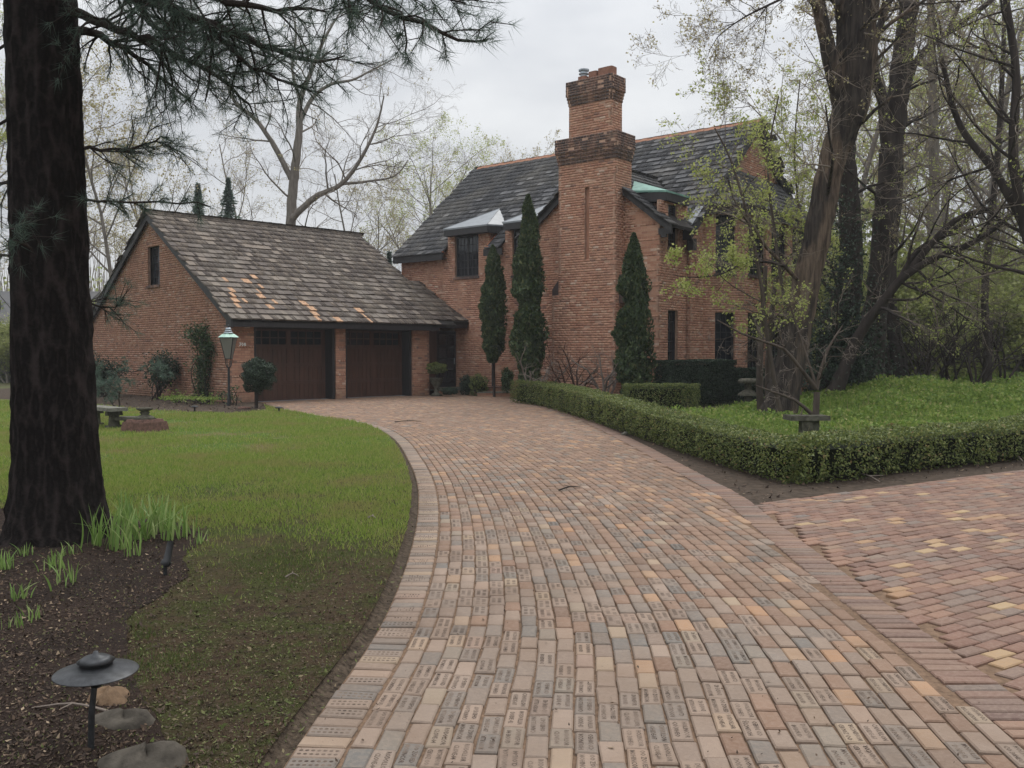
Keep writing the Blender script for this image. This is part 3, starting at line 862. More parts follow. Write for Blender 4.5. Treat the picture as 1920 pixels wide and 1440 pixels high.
cw.lathe([(0.11, -0.02), (0.11, 0.08), (0.16, 0.09), (0.16, 0.12), (0.11, 0.13), (0.11, 0.19), (0.17, 0.20), (0.17, 0.24), (0.02, 0.28)], cc, 16)
obj('flue_cowl', cw, 'galvanised', hs)

# bay on the gable end: half octagon
BU0 = -3.86; BD = 0.95
c1 = MF(GE, BU0, 0)[:2]; c2 = MF(GE-BD, BU0+BD, 0)[:2]; c3 = MF(GE-BD, -BU0-BD, 0)[:2]; c4 = MF(GE, -BU0, 0)[:2]
BT = 6.38
fac = []
def bayface(a, b_, wins):
    a = np.array(a); b_ = np.array(b_); D = seg2(a, b_); L = np.linalg.norm(b_-a)
    Nv = np.array((D[1], -D[0]))
    cen = np.array(MF(GE, 0, 0)[:2])
    if Nv @ ((a+b_)/2-cen) < 0: Nv = -Nv
    wall(hb, hm, a, D, L, -0.06, BT, Nv, None, [(w[0], w[1], w[2]-0.0, w[3]) for w in wins])
    def F(x, y, z):
        p = a + D*x - Nv*y; return (p[0], p[1], z)
    for w in wins: window(hs, F, w[0], w[1], w[2]+0.05, w[3], recess=0.13, cols=3, rows=6, casements=1 if w[1]-w[0] < 0.9 else 2, sill=w[2] > 2)
LB = BD*math.sqrt(2)
bayface(c1, c2, [(0.40, 1.06, 0.95, 2.90), (0.40, 1.06, 4.10, 6.10)])
fw = []
for k in range(3):
    x0 = 0.36+k*1.86
    fw += [(x0, x0+1.40, 0.95, 2.90), (x0, x0+1.40, 4.10, 6.10)]
bayface(c2, c3, fw)
bayface(c3, c4, [(0.30, 0.96, 0.95, 2.90), (0.30, 0.96, 4.10, 6.10)])
obj('mortar', hm, 'mortar', hs)
spawn_bricks(hb+ch, hs, 'brick')

# roofs
hr = []
SLH = math.hypot(1, HP); Uh = np.array((*(MU/SLH), HP/SLH)); Eh = np.array((*(-MS), 0))
s_left = SL+0.15; s_right = GE-0.22
Oh = np.array(MF(s_left, -4.75-0.35, EZ)); LH = (4.75+0.35)*SLH
WAL = WZ - WP*0
def wing_u(s): return -(HRZ-wz(s))/HP              # where the wing roof meets the main roof
def hin(e, sl):
    s = s_left-e; u = sl/SLH-5.10
    if s < s_right or sl > LH: return False
    z = hz(u)
    if -0.5 < s < 5.2 and z < wz(s)+0.02 and u < wing_u(s)+0.05: return False
    for (d0, d1) in ((8.22, 10.33), (5.55, 7.46)):
        if d0 < s < d1 and u < -4.75+0.62 : return False
    if u < UF+0.9 and s > 10.4: pass
    return True
shakes(hr, Oh, Eh, Uh, s_left-s_right, LH, hin, expo=0.30, mat='shake_slate', wr=(0.10, 0.30))
Ohb = np.array(MF(s_left, 5.10, EZ)); Uhb = np.array((*(-MU/SLH), HP/SLH))
shakes(hr, Ohb, Eh, Uhb, s_left-s_right, LH, lambda e, s: True, expo=0.25, mat='shake_slate', wr=(0.25, 0.4), vis=False)
# wing slopes: right (falls towards -s) and left
SLW = math.hypot(1, WP); Ew = np.array((*MU, 0))
Owr = np.array(MF(-0.45, UW-0.16, wz(-0.45))); Uwr = np.array((*(MS/SLW), WP/SLW))
DG = (-6.20, -4.98)                                # green dormer span in u
def win_(side):
    def f(e, sl):
        u = UW-0.16+e; ds = sl/SLW
        s = (-0.45+ds) if side < 0 else (5.35-ds)
        if (side < 0 and s > WA) or (side > 0 and s < WA): return False
        if 1.15 < s < 3.5 and u < -6.05: return False
        if hz(u) > wz(s)+0.02: return False
        if side < 0 and -6.12 < u < -4.9 and s < 1.35: return False
        return True
    return f
shakes(hr, Owr, Ew, Uwr, 4.4, 2.9*SLW, win_(-1), expo=0.29, mat='shake_slate')
Owl = np.array(MF(5.35, UW-0.16, wz(5.35))); Uwl = np.array((*(-MS/SLW), WP/SLW))
shakes(hr, Owl, Ew, Uwl, 4.4, 2.9*SLW, win_(1), expo=0.29, mat='shake_slate')
# bay roof: three sloping facets against the gable wall
BZ0, BZ1 = 6.34, 7.85; ov = 0.28
apexL = np.array(MF(GE, -1.9, BZ1)); apexR = np.array(MF(GE, 1.9, BZ1))
def outp(p, k):
    cen = np.array(MF(GE, 0, 0)[:2]); return p
e1 = np.array(MF(GE, BU0-ov*1.0, BZ0)); e2 = np.array(MF(GE-BD-ov, BU0+BD-ov*0.4, BZ0)); e3 = np.array(MF(GE-BD-ov, -BU0-BD+ov*0.4, BZ0)); e4 = np.array(MF(GE, -BU0+ov, BZ0))
for (p, q, tL, tR) in ((e1, e2, apexL, apexL), (e2, e3, apexL, apexR), (e3, e4, apexR, apexR)):
    E_ = (q-p)/np.linalg.norm(q-p); L = np.linalg.norm(q-p)
    t = tL-p; U_ = t-E_*(t @ E_); S_ = np.linalg.norm(U_); U_ = U_/S_
    xl = (tL-p) @ E_; xr = (tR-p) @ E_
    def fin(x, s, xl=xl, xr=xr, L=L, S_=S_):
        k = s/S_
        return k < 1 and xl*k-0.04 < x < L+(xr-L)*k+0.04
    shakes(hr, p, E_, U_, L, S_, fin, expo=0.24, mat='shake_slate', wr=(0.12, 0.26))
spawn_shakes(hr, hs)
dk = MB()
def hp_(s, u, dz): return MF(s, u, hz(u)+dz)
# main deck front in three strips so that the wall dormers stay open
dk.prism([hp_(s_left-0.03, -5.06, -0.01), hp_(s_right+0.03, -5.06, -0.01), hp_(s_right+0.03, 0, -0.01), hp_(s_left-0.03, 0, -0.01)][0:0] or
         [hp_(s_left-0.03, -5.06, -0.01), hp_(10.335, -5.06, -0.01), hp_(10.335, 0, -0.01), hp_(s_left-0.03, 0, -0.01)], (0, 0, -0.10))
dk.prism([hp_(10.333, -4.12, -0.01), hp_(5.0, -4.12, -0.01), hp_(5.0, 0, -0.01), hp_(10.333, 0, -0.01)], (0, 0, -0.10))
dk.prism([hp_(8.118, -5.06, -0.01), hp_(7.522, -5.06, -0.01), hp_(7.522, -4.122, -0.01), hp_(8.118, -4.122, -0.01)], (0, 0, -0.10))
dk.prism([hp_(4.998, -2.2, -0.01), hp_(s_right+0.03, -2.2, -0.01), hp_(s_right+0.03, 0, -0.01), hp_(4.998, 0, -0.01)], (0, 0, -0.10))
dk.prism([hp_(-0.05, -5.06, -0.01), hp_(s_right+0.03, -5.06, -0.01), hp_(s_right+0.03, -2.202, -0.01), hp_(-0.05, -2.202, -0.01)], (0, 0, -0.10))
dk.prism([hp_(4.9, wing_u(4.9), -0.03), hp_(-0.048, wing_u(0), -0.03), hp_(-0.048, -2.204, -0.03), hp_(4.9, -2.204, -0.03)], (0, 0, -0.08))
dk.prism([hp_(s_left-0.03, 0.003, -0.01), hp_(s_right+0.03, 0.003, -0.01), hp_(s_right+0.03, 5.06, -0.01), hp_(s_left-0.03, 5.06, -0.01)], (0, 0, -0.10))
def wp_(s, u, dz): return MF(s, u, wz(s)+dz)
dk.prism([wp_(-0.42, UW-0.14, -0.01), wp_(WA, UW-0.14, -0.01), wp_(WA, -1.9, -0.01), wp_(-0.42, -4.9, -0.01)], (0, 0, -0.10))
dk.prism([wp_(5.32, UW-0.14, -0.01), wp_(WA+0.002, UW-0.14, -0.01), wp_(WA+0.002, -1.9, -0.01), wp_(5.32, -5.0, -0.01)], (0, 0, -0.10))
dz = np.array((0, 0, -0.012))
for poly in ([e1, e2, apexL], [e2, e3, apexR, apexL], [e3, e4, apexR]):
    dk.prism([p+dz for p in poly], (0, 0, -0.07))
obj('roof_deck', dk, 'under_roof', hs)
# fascias, bargeboards
def fasc(F, x0, x1, y0, y1, z0, z1, nm='fascia'):
    f_ = MB(); f_.fbox(F, x0, x1, y0, y1, z0, z1); obj(nm, f_, 'dark_timber', hs)
fasc(MF, 10.34, s_left-0.02, -5.07, -5.02, EZ-0.26, EZ-0.01); fasc(MF, 7.36, 8.25, -5.07, -5.02, EZ-0.26, EZ-0.01)
fasc(MF, 10.34, s_left-0.03, -5.015, -4.77, EZ-0.22, EZ-0.19, 'soffit')
fasc(MF, GE-0.2, -0.01, -5.07, -5.02, EZ-0.3, EZ-0.01)
fasc(MF, 7.53, 8.11, -5.015, -4.77, EZ-0.22, EZ-0.19, 'soffit')
for sgn in (-1, 1):
    bb = MB()
    P = [MF(s_right-0.0, sgn*5.09, hz(5.09)-0.30), MF(s_right, sgn*5.09, hz(5.09)-0.02), MF(s_right, 0, HRZ-0.012), MF(s_right, 0, HRZ-0.34)]
    bb.prism(P, (*(MS*0.05), 0)); obj('bargeboard', bb, 'dark_timber', hs)
bb = MB(); bb.prism([MF(s_left, -5.09, hz(5.09)-0.25), MF(s_left, -5.09, hz(5.09)-0.02), MF(s_left, 0, HRZ-0.02), MF(s_left, 0, HRZ-0.28)], (*(-MS*0.05), 0)); obj('bargeboard', bb, 'dark_timber', hs)
for (s0, s1) in ((-0.47, 1.235), (3.405, 5.37)):
    bb = MB()
    P = [MF(s0, UW-0.14, wz(s0)-0.27), MF(s1, UW-0.14, wz(s1)-0.27), MF(s1, UW-0.14, wz(s1)-0.01), MF(s0, UW-0.14, wz(s0)-0.01)]
    bb.prism(P, (*(MU*0.06), 0)); obj('bargeboard', bb, 'dark_timber', hs)
fasc(MF, -0.44, -0.002, UW-0.075, UW-0.01, wz(-0.45)-0.28, wz(-0.45)-0.1, 'eave_return')
fasc(MF, -0.26, -0.08, UW-0.08, UW+0.02, wz(-0.45)-0.37, wz(-0.45)-0.285, 'eave_bracket')
fasc(MF, 4.902, 5.32, UW-0.075, UW-0.01, wz(5.35)-0.28, wz(5.35)-0.1, 'eave_return')
fasc(MF, GE-0.22, GE-0.005, -5.0, -4.76, EZ-0.62, EZ-0.27, 'eave_bracket')
for (p, q) in ((e1, e2), (e2, e3), (e3, e4)):
    D = seg2(p[:2], q[:2]); Nv = np.array((-D[1], D[0]))
    if Nv @ (np.array(MF(GE, 0, 0)[:2])-p[:2]) < 0: Nv = -Nv
    f_ = MB(); a = p[:2]+Nv*0.02+D*0.01; b_ = q[:2]+Nv*0.02-D*0.01
    f_.prism([(*a, BZ0-0.30), (*b_, BZ0-0.30), (*b_, BZ0-0.03), (*a, BZ0-0.03)], (*(Nv*0.05), 0)); obj('fascia', f_, 'dark_timber', hs)
cap = MB()
n_ = int((s_left-s_right)/0.24)
for k in range(n_):
    s0 = s_right+k*0.24
    P = [MF(s0, -0.15, HRZ-0.10), MF(s0, 0, HRZ+0.045), MF(s0, 0.15, HRZ-0.10)]
    cap.prism([(p[0], p[1], p[2]+0.012*(k % 2)) for p in P], (*(MS*0.25), 0))
obj('ridge_cap', cap, 'ridge_clay', hs)
# wall dormers with lead hips
def lead_dormer(s0, s1, uf, zt, au, mat, fz=0.28):
    f_ = MB(); sm = (s0+s1)/2; az = hz(au)+0.02
    f_.fbox(MF, s0, s1, uf, uf+0.05, zt-fz, zt-0.012); f_.fbox(MF, s0, s0+0.05, uf+0.051, uf+0.9, zt-fz, zt-0.012); f_.fbox(MF, s1-0.05, s1, uf+0.051, uf+0.9, zt-fz, zt-0.012)
    f_.fbox(MF, s0+0.051, s1-0.051, uf+0.051, UF+0.12, zt-fz+0.01, zt-fz+0.04)
    return f_, sm, az
for (s0, s1, asx) in ((8.04, 10.22, 9.15), (5.50, 7.28, 6.45)):
    zt = 6.32; uf = UF-0.34; au = -3.05
    f_, sm, az = lead_dormer(s0, s1, uf, zt, au, 'lead')
    dm = obj('dormer_fascia', f_, 'dark_timber', hs)
    L_ = MB(); A_ = MF(asx, au, hz(au)+0.06); B_ = MF(s0-0.02, uf-0.02, zt); C_ = MF(s1+0.02, uf-0.02, zt)
    ub = -(HRZ-zt)/HP
    Bb = MF(s0-0.02, ub+0.25, zt+0.10); Cb = MF(s1+0.02, ub+0.25, zt+0.10)
    dn = lambda p: (p[0], p[1], p[2]-0.06)
    L_.add([A_, B_, C_, Bb, Cb, dn(A_), dn(B_), dn(C_), dn(Bb), dn(Cb)], [(0, 2, 1), (0, 1, 3), (0, 4, 2), (5, 6, 7), (5, 8, 6), (5, 7, 9), (1, 2, 7, 6), (3, 1, 6, 8), (2, 4, 9, 7), (0, 3, 8, 5), (4, 0, 5, 9)])
    obj('dormer_roof', L_, 'lead', hs)
    sm_ = MB(); r0 = np.array(A_); r1 = np.array(B_)
    tb = Tubes(); tb.add([A_, B_], [0.018, 0.018], 6); tb.add([A_, C_], [0.018, 0.018], 6)
    link('standing_seam', tb.mesh('standing_seam', 'lead'), hs)
# green dormer over the side window of the wing
f_ = MB(); zt = 6.50; so_ = -0.10
f_.fbox(MF, so_, so_+0.05, -6.26, -4.82, zt-0.30, zt-0.012); f_.fbox(MF, so_+0.051, 1.3, -6.26, -6.21, zt-0.30, zt-0.012); f_.fbox(MF, so_+0.051, 1.3, -4.87, -4.82, zt-0.30, zt-0.012)
f_.fbox(MF, so_+0.051, 0.10, -6.208, -4.872, zt-0.29, zt-0.262)
obj('dormer_fascia', f_, 'dark_timber', hs)
ck = MB(); ck.fbox(MF, 0.0, 0.09, -6.10, -4.93, 6.0, zt-0.31) if False else None
chk = MB(); chk.fbox(MF, 0.012, 0.10, -6.05, -5.99, 5.3, zt-0.30); chk.fbox(MF, 0.012, 0.10, -5.35, -4.95, 5.3, zt-0.30); chk.fbox(MF, 0.101, 1.1, -6.05, -5.99, 5.3, zt-0.31)
obj('dormer_cheek', chk, 'brick', hs)
L_ = MB(); A_ = MF(1.60, -5.35, wz(1.60)+0.10); B_ = MF(so_-0.02, -6.28, zt); C_ = MF(so_-0.02, -4.80, zt)
Bb = MF(1.12, -6.28, zt+0.12); Cb = MF(1.12, -4.80, zt+0.12)
L_.add([A_, B_, C_, Bb, Cb, dn(A_), dn(B_), dn(C_), dn(Bb), dn(Cb)], [(0, 2, 1), (0, 1, 3), (0, 4, 2), (5, 6, 7), (5, 8, 6), (5, 7, 9), (1, 2, 7, 6), (3, 1, 6, 8), (2, 4, 9, 7), (0, 3, 8, 5), (4, 0, 5, 9)])
o_ = obj('dormer_roof', L_, 'copper_green', hs); o_['label'] = 'green copper dormer roof beside the chimney'
# copper flashings by the dormers, lead in the valley
fl = MB()
fl.fbox(MF, 10.30, 10.45, -5.09, -5.0, EZ+0.02, EZ+0.05); fl.fbox(MF, 8.0, 8.13, -5.09, -4.76, EZ+0.06, EZ+0.09)
fl.prism([hp_(8.13, -5.0, 0.05), hp_(8.10, -5.0, 0.05), hp_(8.10, -4.3, 0.05), hp_(8.13, -4.3, 0.05)], (0, 0, 0.02))
obj('flashing', fl, 'copper_new', hs)
fl = MB(); fl.prism([MF(4.35, -5.6, wz(4.35)+0.2), MF(4.95, -5.0, hz(-5.0)+1.0), MF(3.75, -5.0, wz(3.75)+0.22)], (0, 0, -0.03)) if False else None
fl.prism([hp_(-0.02, -4.98, 0.05), hp_(-0.02, -4.2, 0.05), hp_(-0.28, -4.2, 0.05), hp_(-0.28, -4.98, 0.05)], (0, 0, 0.015))
obj('flashing', fl, 'lead', hs)

# entry between garage and house
def EF(a, b_, z): return GF(a, b_, z)
en = MB(); en.fbox(GF, 8.03, 8.66, 0.36, 0.42, 0.0, 2.5); obj('entry_panel', en, 'door_wood', hs)
dr = MB(); dr.fbox(GF, 8.68, 9.62, 0.36, 0.41, 0.26, 2.40); dre = obj('entry_door', dr, 'iron', hs)
for k in range(2):
    for j in range(4):
        pm = MB(); x0 = 8.76+k*0.40; z0 = 0.42+j*0.48
        pm.fbox(GF, x0, x0+0.36, 0.345, 0.358, z0, z0+0.42); obj('pane', pm, 'glass_dark', dre)
hd = MB(); c = GF(9.50, 0.31, 1.25); hd.lathe([(0.012, -0.12), (0.012, 0.12)], c, 8); obj('handle', hd, 'galvanised', dre)
tr = MB(); tr.fbox(GF, 8.03, 9.66, 0.36, 0.46, 2.502, 2.70); obj('entry_lintel', tr, 'dark_timber', hs)
st = thing('brick_step', 'brick doorstep below the dark entry door by the garage pier', 'step', GF(9.0, 0.1, 0))
ss = []; smb = MB()
wall(ss, smb, GF(8.3, -0.02, 0)[:2], GA, 1.4, -0.02, 0.135, NBv)
obj('mortar', smb, 'mortar_dark', st); spawn_bricks(ss, st, 'brick')
t_ = MB(); t_.fbox(GF, 8.3, 9.68, -0.04, 0.34, 0.137, 0.19); t_.fbox(GF, 8.6, 9.66, 0.12, 0.34, 0.192, 0.255); obj('tread', t_, 'stone_pale', st)
# front steps by the hedge end
stp = thing('brick_steps', 'two low brick steps between the hedge end and the round shrub', 'steps', (-0.6, 32.8, 0))
ss = []; smb = MB(); tt = MB()
for k in range(2):
    y0 = 32.6+k*0.55; z0 = 0.16*k
    wall(ss, smb, (-1.25, y0), (1, 0), 1.35, z0-0.02, z0+0.12, (0, -1))
    t_ = MB(); t_.box((-1.27, y0-0.02, z0+0.122), (0.12, y0+0.7, z0+0.16)); obj('tread', t_, 'stone_pale' if k == 0 else 'stone_red', stp)
obj('mortar', smb, 'mortar_dark', stp); spawn_bricks(ss, stp, 'brick')
# downpipe on the facade
dp = Tubes(); dp.add([MF(8.0, UF-0.06, 0.05), MF(8.0, UF-0.06, 2.6), MF(8.0, UF-0.06, 5.1)], [0.05]*3, 8)
link('downpipe', dp.mesh('downpipe', 'iron'), hs)
# ============================================================ GROUND
def vn(x, y, s, seed=0):
    r = np.random.default_rng(seed); v = 0
    for k in range(7):
        a = r.uniform(0, 6.28); f = s*r.uniform(0.6, 1.9); p = r.uniform(0, 6.28)
        v = v + np.sin((x*math.cos(a)+y*math.sin(a))*f + p + 1.3*np.sin((x*math.sin(a)-y*math.cos(a))*f*0.7+p*2))
    return v/7
_lat = np.random.default_rng(4242).random((256, 256))
def fn(x, y, s, seed=0, octs=4):
    """fractal value noise, about -0.5..0.5"""
    v = 0; a = 1.0; t = 0
    for k in range(octs):
        X = np.asarray(x, float)*s+seed*17.3+k*31.7; Y = np.asarray(y, float)*s+seed*9.1+k*11.9
        i = np.floor(X).astype(int); j = np.floor(Y).astype(int); fx = X-i; fy = Y-j; fx = fx*fx*(3-2*fx); fy = fy*fy*(3-2*fy)
        g = lambda p, q: _lat[p % 256, q % 256]
        v = v + a*((g(i, j)*(1-fx)+g(i+1, j)*fx)*(1-fy)+(g(i, j+1)*(1-fx)+g(i+1, j+1)*fx)*fy); t += a; a *= 0.55; s *= 2.1
    return v/t-0.5
def sstep(a, b, x): t = np.clip((x-a)/(b-a), 0, 1); return t*t*(3-2*t)
def gh(x, y):                                   # rise of the wooded bank on the right
    x = np.asarray(x, float); y = np.asarray(y, float)
    h = 0.50*sstep(15.5, 25.5, y)*sstep(6.8, 10.5, x)*(1-0.25*sstep(12, 22, x))
    h = h + 0.22*np.exp(-((x-9.8)**2+(y-24.5)**2)/5.0)
    return h + 0.03*vn(x, y, 2.0, 3)*sstep(13, 16, y)*sstep(3.5, 6, x)
def sheet(name, poly, z, mat, kind='structure'):
    m = MB(); m.add([(x, y, z) for x, y in poly], [tuple(range(len(poly)))])
    me = m.mesh(name, mat)
    if me.polygons[0].normal.z < 0: me.flip_normals()
    o = link(name, me); tag(o, kind=kind); return o
sheet('ground', [(-900, -60), (900, -60), (900, 1500), (-900, 1500)], -0.08, 'forest_floor')

EDGE_PX = [(525,1440),(580,1345),(672,1245),(730,1140),(767,1040),(783,965),(782,905),(765,862),(738,822),(690,797),(600,781),(535,770)]
ep = [(-0.93, -2.5), (-0.93, 0.5), (-0.92, 2.2)] + [G(*p) for p in EDGE_PX] + [(-7.25, 26.8)]
EC, _ = smooth_path([(x, y, 0) for x, y in ep], [1]*len(ep), 0.15); EC = EC[:, :2]
# even out the spacing and smooth slightly
def resample(P, st):
    d = np.r_[0, np.cumsum(np.linalg.norm(np.diff(P, axis=0), axis=1))]; n = max(2, int(d[-1]/st)+1)
    t = np.linspace(0, d[-1], n); return np.stack([np.interp(t, d, P[:, 0]), np.interp(t, d, P[:, 1])], 1)
EC = resample(EC, 0.2)
for _ in range(14): EC[1:-1] = (EC[:-2]+2*EC[1:-1]+EC[2:])/4
def offset(P, d):
    T = np.gradient(P, axis=0); T /= np.linalg.norm(T, axis=1)[:, None]
    return P + np.stack([T[:, 1], -T[:, 0]], 1)*d
RB_PX = [(1405,938),(1300,884),(1200,831),(1085,779),(1000,757),(957,747)]
rb = [(2.30, -2.5), (2.32, 4.0), (2.50, 9.2)] + [G(*p) for p in RB_PX]
RBC, _ = smooth_path([(x, y, 0) for x, y in rb], [1]*len(rb), 0.2); RBC = resample(RBC[:, :2], 0.2)
for _ in range(8): RBC[1:-1] = (RBC[:-2]+2*RBC[1:-1]+RBC[2:])/4
def gg(a, b): return tuple(GO+GA*a+GB*b)
MAIN = [tuple(p) for p in EC] + [gg(0.86, -0.1), gg(0.86, 0.45), gg(3.9, 0.45), gg(3.9, 0.0), gg(4.3, 0.0), gg(4.3, 0.45), gg(7.2, 0.45), gg(7.2, 0.0), gg(8.25, -0.05), gg(9.7, -0.25), G(880, 738), (-1.3, 32.9), (0.0, 32.6)] + [tuple(p) for p in RBC[::-1]]
BT_DIR = np.array((0.846, 0.532))
b0 = np.array(G(1432, 941)); bfar = b0+BT_DIR*16
BRANCH = [(2.31, -2.5), (2.33, 4.0), (2.51, 9.2), (2.60, 9.75), tuple(b0), tuple(bfar), (bfar[0], -2.5)]
drive = sheet('driveway', MAIN, -0.014, 'joint_sand')
branch = sheet('side_driveway', [(2.2, -2.5), (2.25, 4.0), (2.42, 9.1), (2.6, 9.9)] + [tuple(b0+np.array((0, 0.05))), tuple(bfar), (bfar[0], -2.5)], -0.018, 'joint_sand')

# ------------------------------------------------------------ pavers
PL_, PW_ = 0.205, 0.101
recs = []          # cx, cy, angle, hl, hw, kind
def along(P, st, ph, fn):
    d = np.r_[0, np.cumsum(np.linalg.norm(np.diff(P, axis=0), axis=1))]; s = ph
    while s < d[-1]:
        x = np.interp(s, d, P[:, 0]); y = np.interp(s, d, P[:, 1])
        x2 = np.interp(s+0.1, d, P[:, 0]); y2 = np.interp(s+0.1, d, P[:, 1]); x1 = np.interp(s-0.1, d, P[:, 0]); y1 = np.interp(s-0.1, d, P[:, 1])
        w = fn(x, y, math.atan2(y2-y1, x2-x1), s); s += w
soldL = offset(EC, PL_/2+0.005)
along(soldL, PW_, 0.0, lambda x, y, a, s: (recs.append((x, y, a+math.pi/2, 0.099, 0.045, 'dots' if rs.random() < 0.62 else 'plain')), PW_*rs.uniform(0.97, 1.04))[1])
soldR = offset(RBC, -(PL_/2))
along(soldR, 0.088, 0.0, lambda x, y, a, s: (recs.append((x, y, a+math.pi/2, 0.13, 0.038, 'purple')), 0.088*rs.uniform(0.95, 1.06))[1])
IN = offset(RBC, -0.262)
MAINI = [tuple(p) for p in offset(EC, PL_+0.012)] + MAIN[len(EC):len(MAIN)-len(RBC)] + [tuple(p) for p in IN[::-1]]
nrow = 90
for k in range(nrow):
    row = offset(EC, PL_+0.016+PW_*(k+0.5))
    if k > 34:                                 # rows keep on past the end of the kerb in front of the garage
        pass
    ext = row[-1]+(row[-1]-row[-4])/np.linalg.norm(row[-1]-row[-4])*np.linspace(0.3, 14, 40)[:, None]
    row = np.concatenate([row, ext])
    def put(x, y, a, s):
        L = PL_*rs.choice((1.0, 1.0, 1.0, 0.97, 1.03, 0.93))
        if -2.2 < y < 34.5 and inpoly(x, y, MAINI):
            wm = min(0.95, max(0.0, (y-5.0)/10.0)+max(0.0, (k-9)/30.0)*0.95)
            recs.append((x, y, a, L/2-0.006, PW_/2-0.0048, 'warm' if rs.random() < wm else ('stamp' if rs.random() < (0.52 if y < 12 else 0.0) else 'plain')))
        return L
    along(row, PL_, (PL_/2 if k % 2 else 0)+rs.uniform(-0.02, 0.02), put)
ang = math.atan2(BT_DIR[1], BT_DIR[0]); nv = np.array((BT_DIR[1], -BT_DIR[0]))
for k in range(170):
    c0 = b0+nv*(0.06+0.1*k)
    for j in range(-90, 90):
        p = c0+BT_DIR*((j+0.5*(k % 2))*PL_)+BT_DIR*rs.uniform(-0.008, 0.008)
        if p[1] < 0.2: continue
        if inpoly(p[0]-0.055, p[1], BRANCH) and inpoly(p[0]+0.03, p[1], BRANCH):
            recs.append((p[0], p[1], ang+rs.gauss(0, 0.01), PL_/2-0.005, 0.0455, 'branch'))
# a few yellow pavers laid loose along the corner by the hedge
for q in range(10):
    p = G(1430+q*17, 947-q*1.6); recs.append((p[0], p[1]-0.02, 0.25+rs.gauss(0, 0.05), 0.095, 0.045, 'branch'))

def paver_geo(hl, hw, rr, low=False):
    j = lambda s: rr.gauss(0, s)
    ch = 0.0065
    o = [(-hl+j(.0026), -hw+j(.0026)), (hl+j(.0026), -hw+j(.0026)), (hl+j(.0026), hw+j(.0026)), (-hl+j(.0026), hw+j(.0026))]
    t = [(x-math.copysign(ch, x), y-math.copysign(ch, y), 0.0) for x, y in o]
    m = [(x, y, -0.006) for x, y in o]; b_ = [(x, y, -0.03) for x, y in o]
    return t+m+b_, [(0,1,2,3)] + [(4+i, 4+(i+1) % 4, (i+1) % 4, i) for i in range(4)] + [(8+i, 8+(i+1) % 4, 4+(i+1) % 4, 4+i) for i in range(4)]
def with_extra(v, f, ev, ef, name, mat):
    n = len(v); me = bpy.data.meshes.new(name)
    me.from_pydata(list(v)+list(ev), [], list(f)+[tuple(i+n for i in q) for q in ef]); me.update()
    me.materials.append(MATS[mat]); me.materials.append(MATS['stamp_shadow'])
    for i in range(len(f), len(me.polygons)): me.polygons[i].material_index = 1
    return me
def letters(lines, size=0.030):
    ev, ef = [], []
    for i, s in enumerate(lines):
        me = text_mesh(s, size, 'stamp_shadow', 0.0006); cx = [v.co.x for v in me.vertices]
        w = max(cx)-min(cx); k = min(1.0, 0.165/w)
        yo = 0.019 if i == 0 else -0.020; n = len(ev)
        ev += [(v.co.x*k, v.co.y*0.95+yo, 0.0007) for v in me.vertices]; ef += [tuple(j+n for j in p.vertices) for p in me.polygons]
        bpy.data.meshes.remove(me)
    return ev, ef
def dots(rr):
    ev, ef = [], []
    for r_ in range(2):
        for c in range(7):
            x = -0.072+c*0.024; y = -0.016+r_*0.031; n = len(ev)
            for q in range(8): ev.append((x+0.0085*math.cos(q*math.pi/4), y+0.0075*math.sin(q*math.pi/4), 0.0007))
            ef.append(tuple(range(n, n+8)))
    return ev, ef
def dashes(rr, n0=8):
    ev, ef = [], []
    for r_ in range(2):
        off = rr.uniform(-0.01, 0.01)
        for c in range(n0 if r_ else n0-1):
            if rr.random() < 0.22: continue
            x = (c-(n0-1)/2)*0.0185+off; y = -0.019+r_*0.038; n = len(ev); w = 0.0042*rr.uniform(0.6, 1.1); h = 0.0115
            ev += [(x-w, y-h, 0.0009), (x+w, y-h, 0.0009), (x+w, y+h, 0.0009), (x-w, y+h, 0.0009)]; ef.append((n, n+1, n+2, n+3))
    return ev, ef
TXT = [('RODOLLOR', 'CLOVE-04'), ('OO ZOUED', 'MOHINCOR'), ('MODULLIA', 'DODE 42'), ('HOLINCOR', 'CO 30HEO'), ('CANULLON', 'OHIDE-07'), ('DUINSFOR', '84 BOUD')]
stampgeo = [letters(t) for t in TXT]
UNIT = {}
def unit(kind, q):
    key = (kind, q)
    if key not in UNIT:
        rr = random.Random(hash(key[1])+len(kind)*7)
        hl, hw = (0.13, 0.038) if kind == 'purple' else (0.0965, 0.044)
        v, f = paver_geo(hl, hw, rr)
        mat = {'purple': 'paver_purple', 'branch': 'paver_branch', 'warm': 'paver_warm'}.get(kind, 'paver')
        if kind == 'stamp': ev, ef = stampgeo[q]
        elif kind == 'dots': ev, ef = dots(rr)
        else: ev, ef = [], []
        UNIT[key] = with_extra(v, f, ev, ef, 'paver', mat)
    return UNIT[key]
def pscore(r):
    p = proj((r[0], r[1], 0))
    if p is None or not (-30 < p[0] < 1950 and p[1] < 1470): return 0
    return r[3]*r[4]/p[2]**3*(1.0 if r[5] != 'branch' else 0.8)
order = sorted(range(len(recs)), key=lambda i: -pscore(recs[i]))
nd = {'main': 0, 'branch': 0}; sel = set()
for i in order:
    g_ = 'branch' if recs[i][5] == 'branch' else 'main'
    if nd[g_] < 298: nd[g_] += 1; sel.add(i)
    if nd['main'] >= 298 and nd['branch'] >= 298: break
rest = {}; dash = []
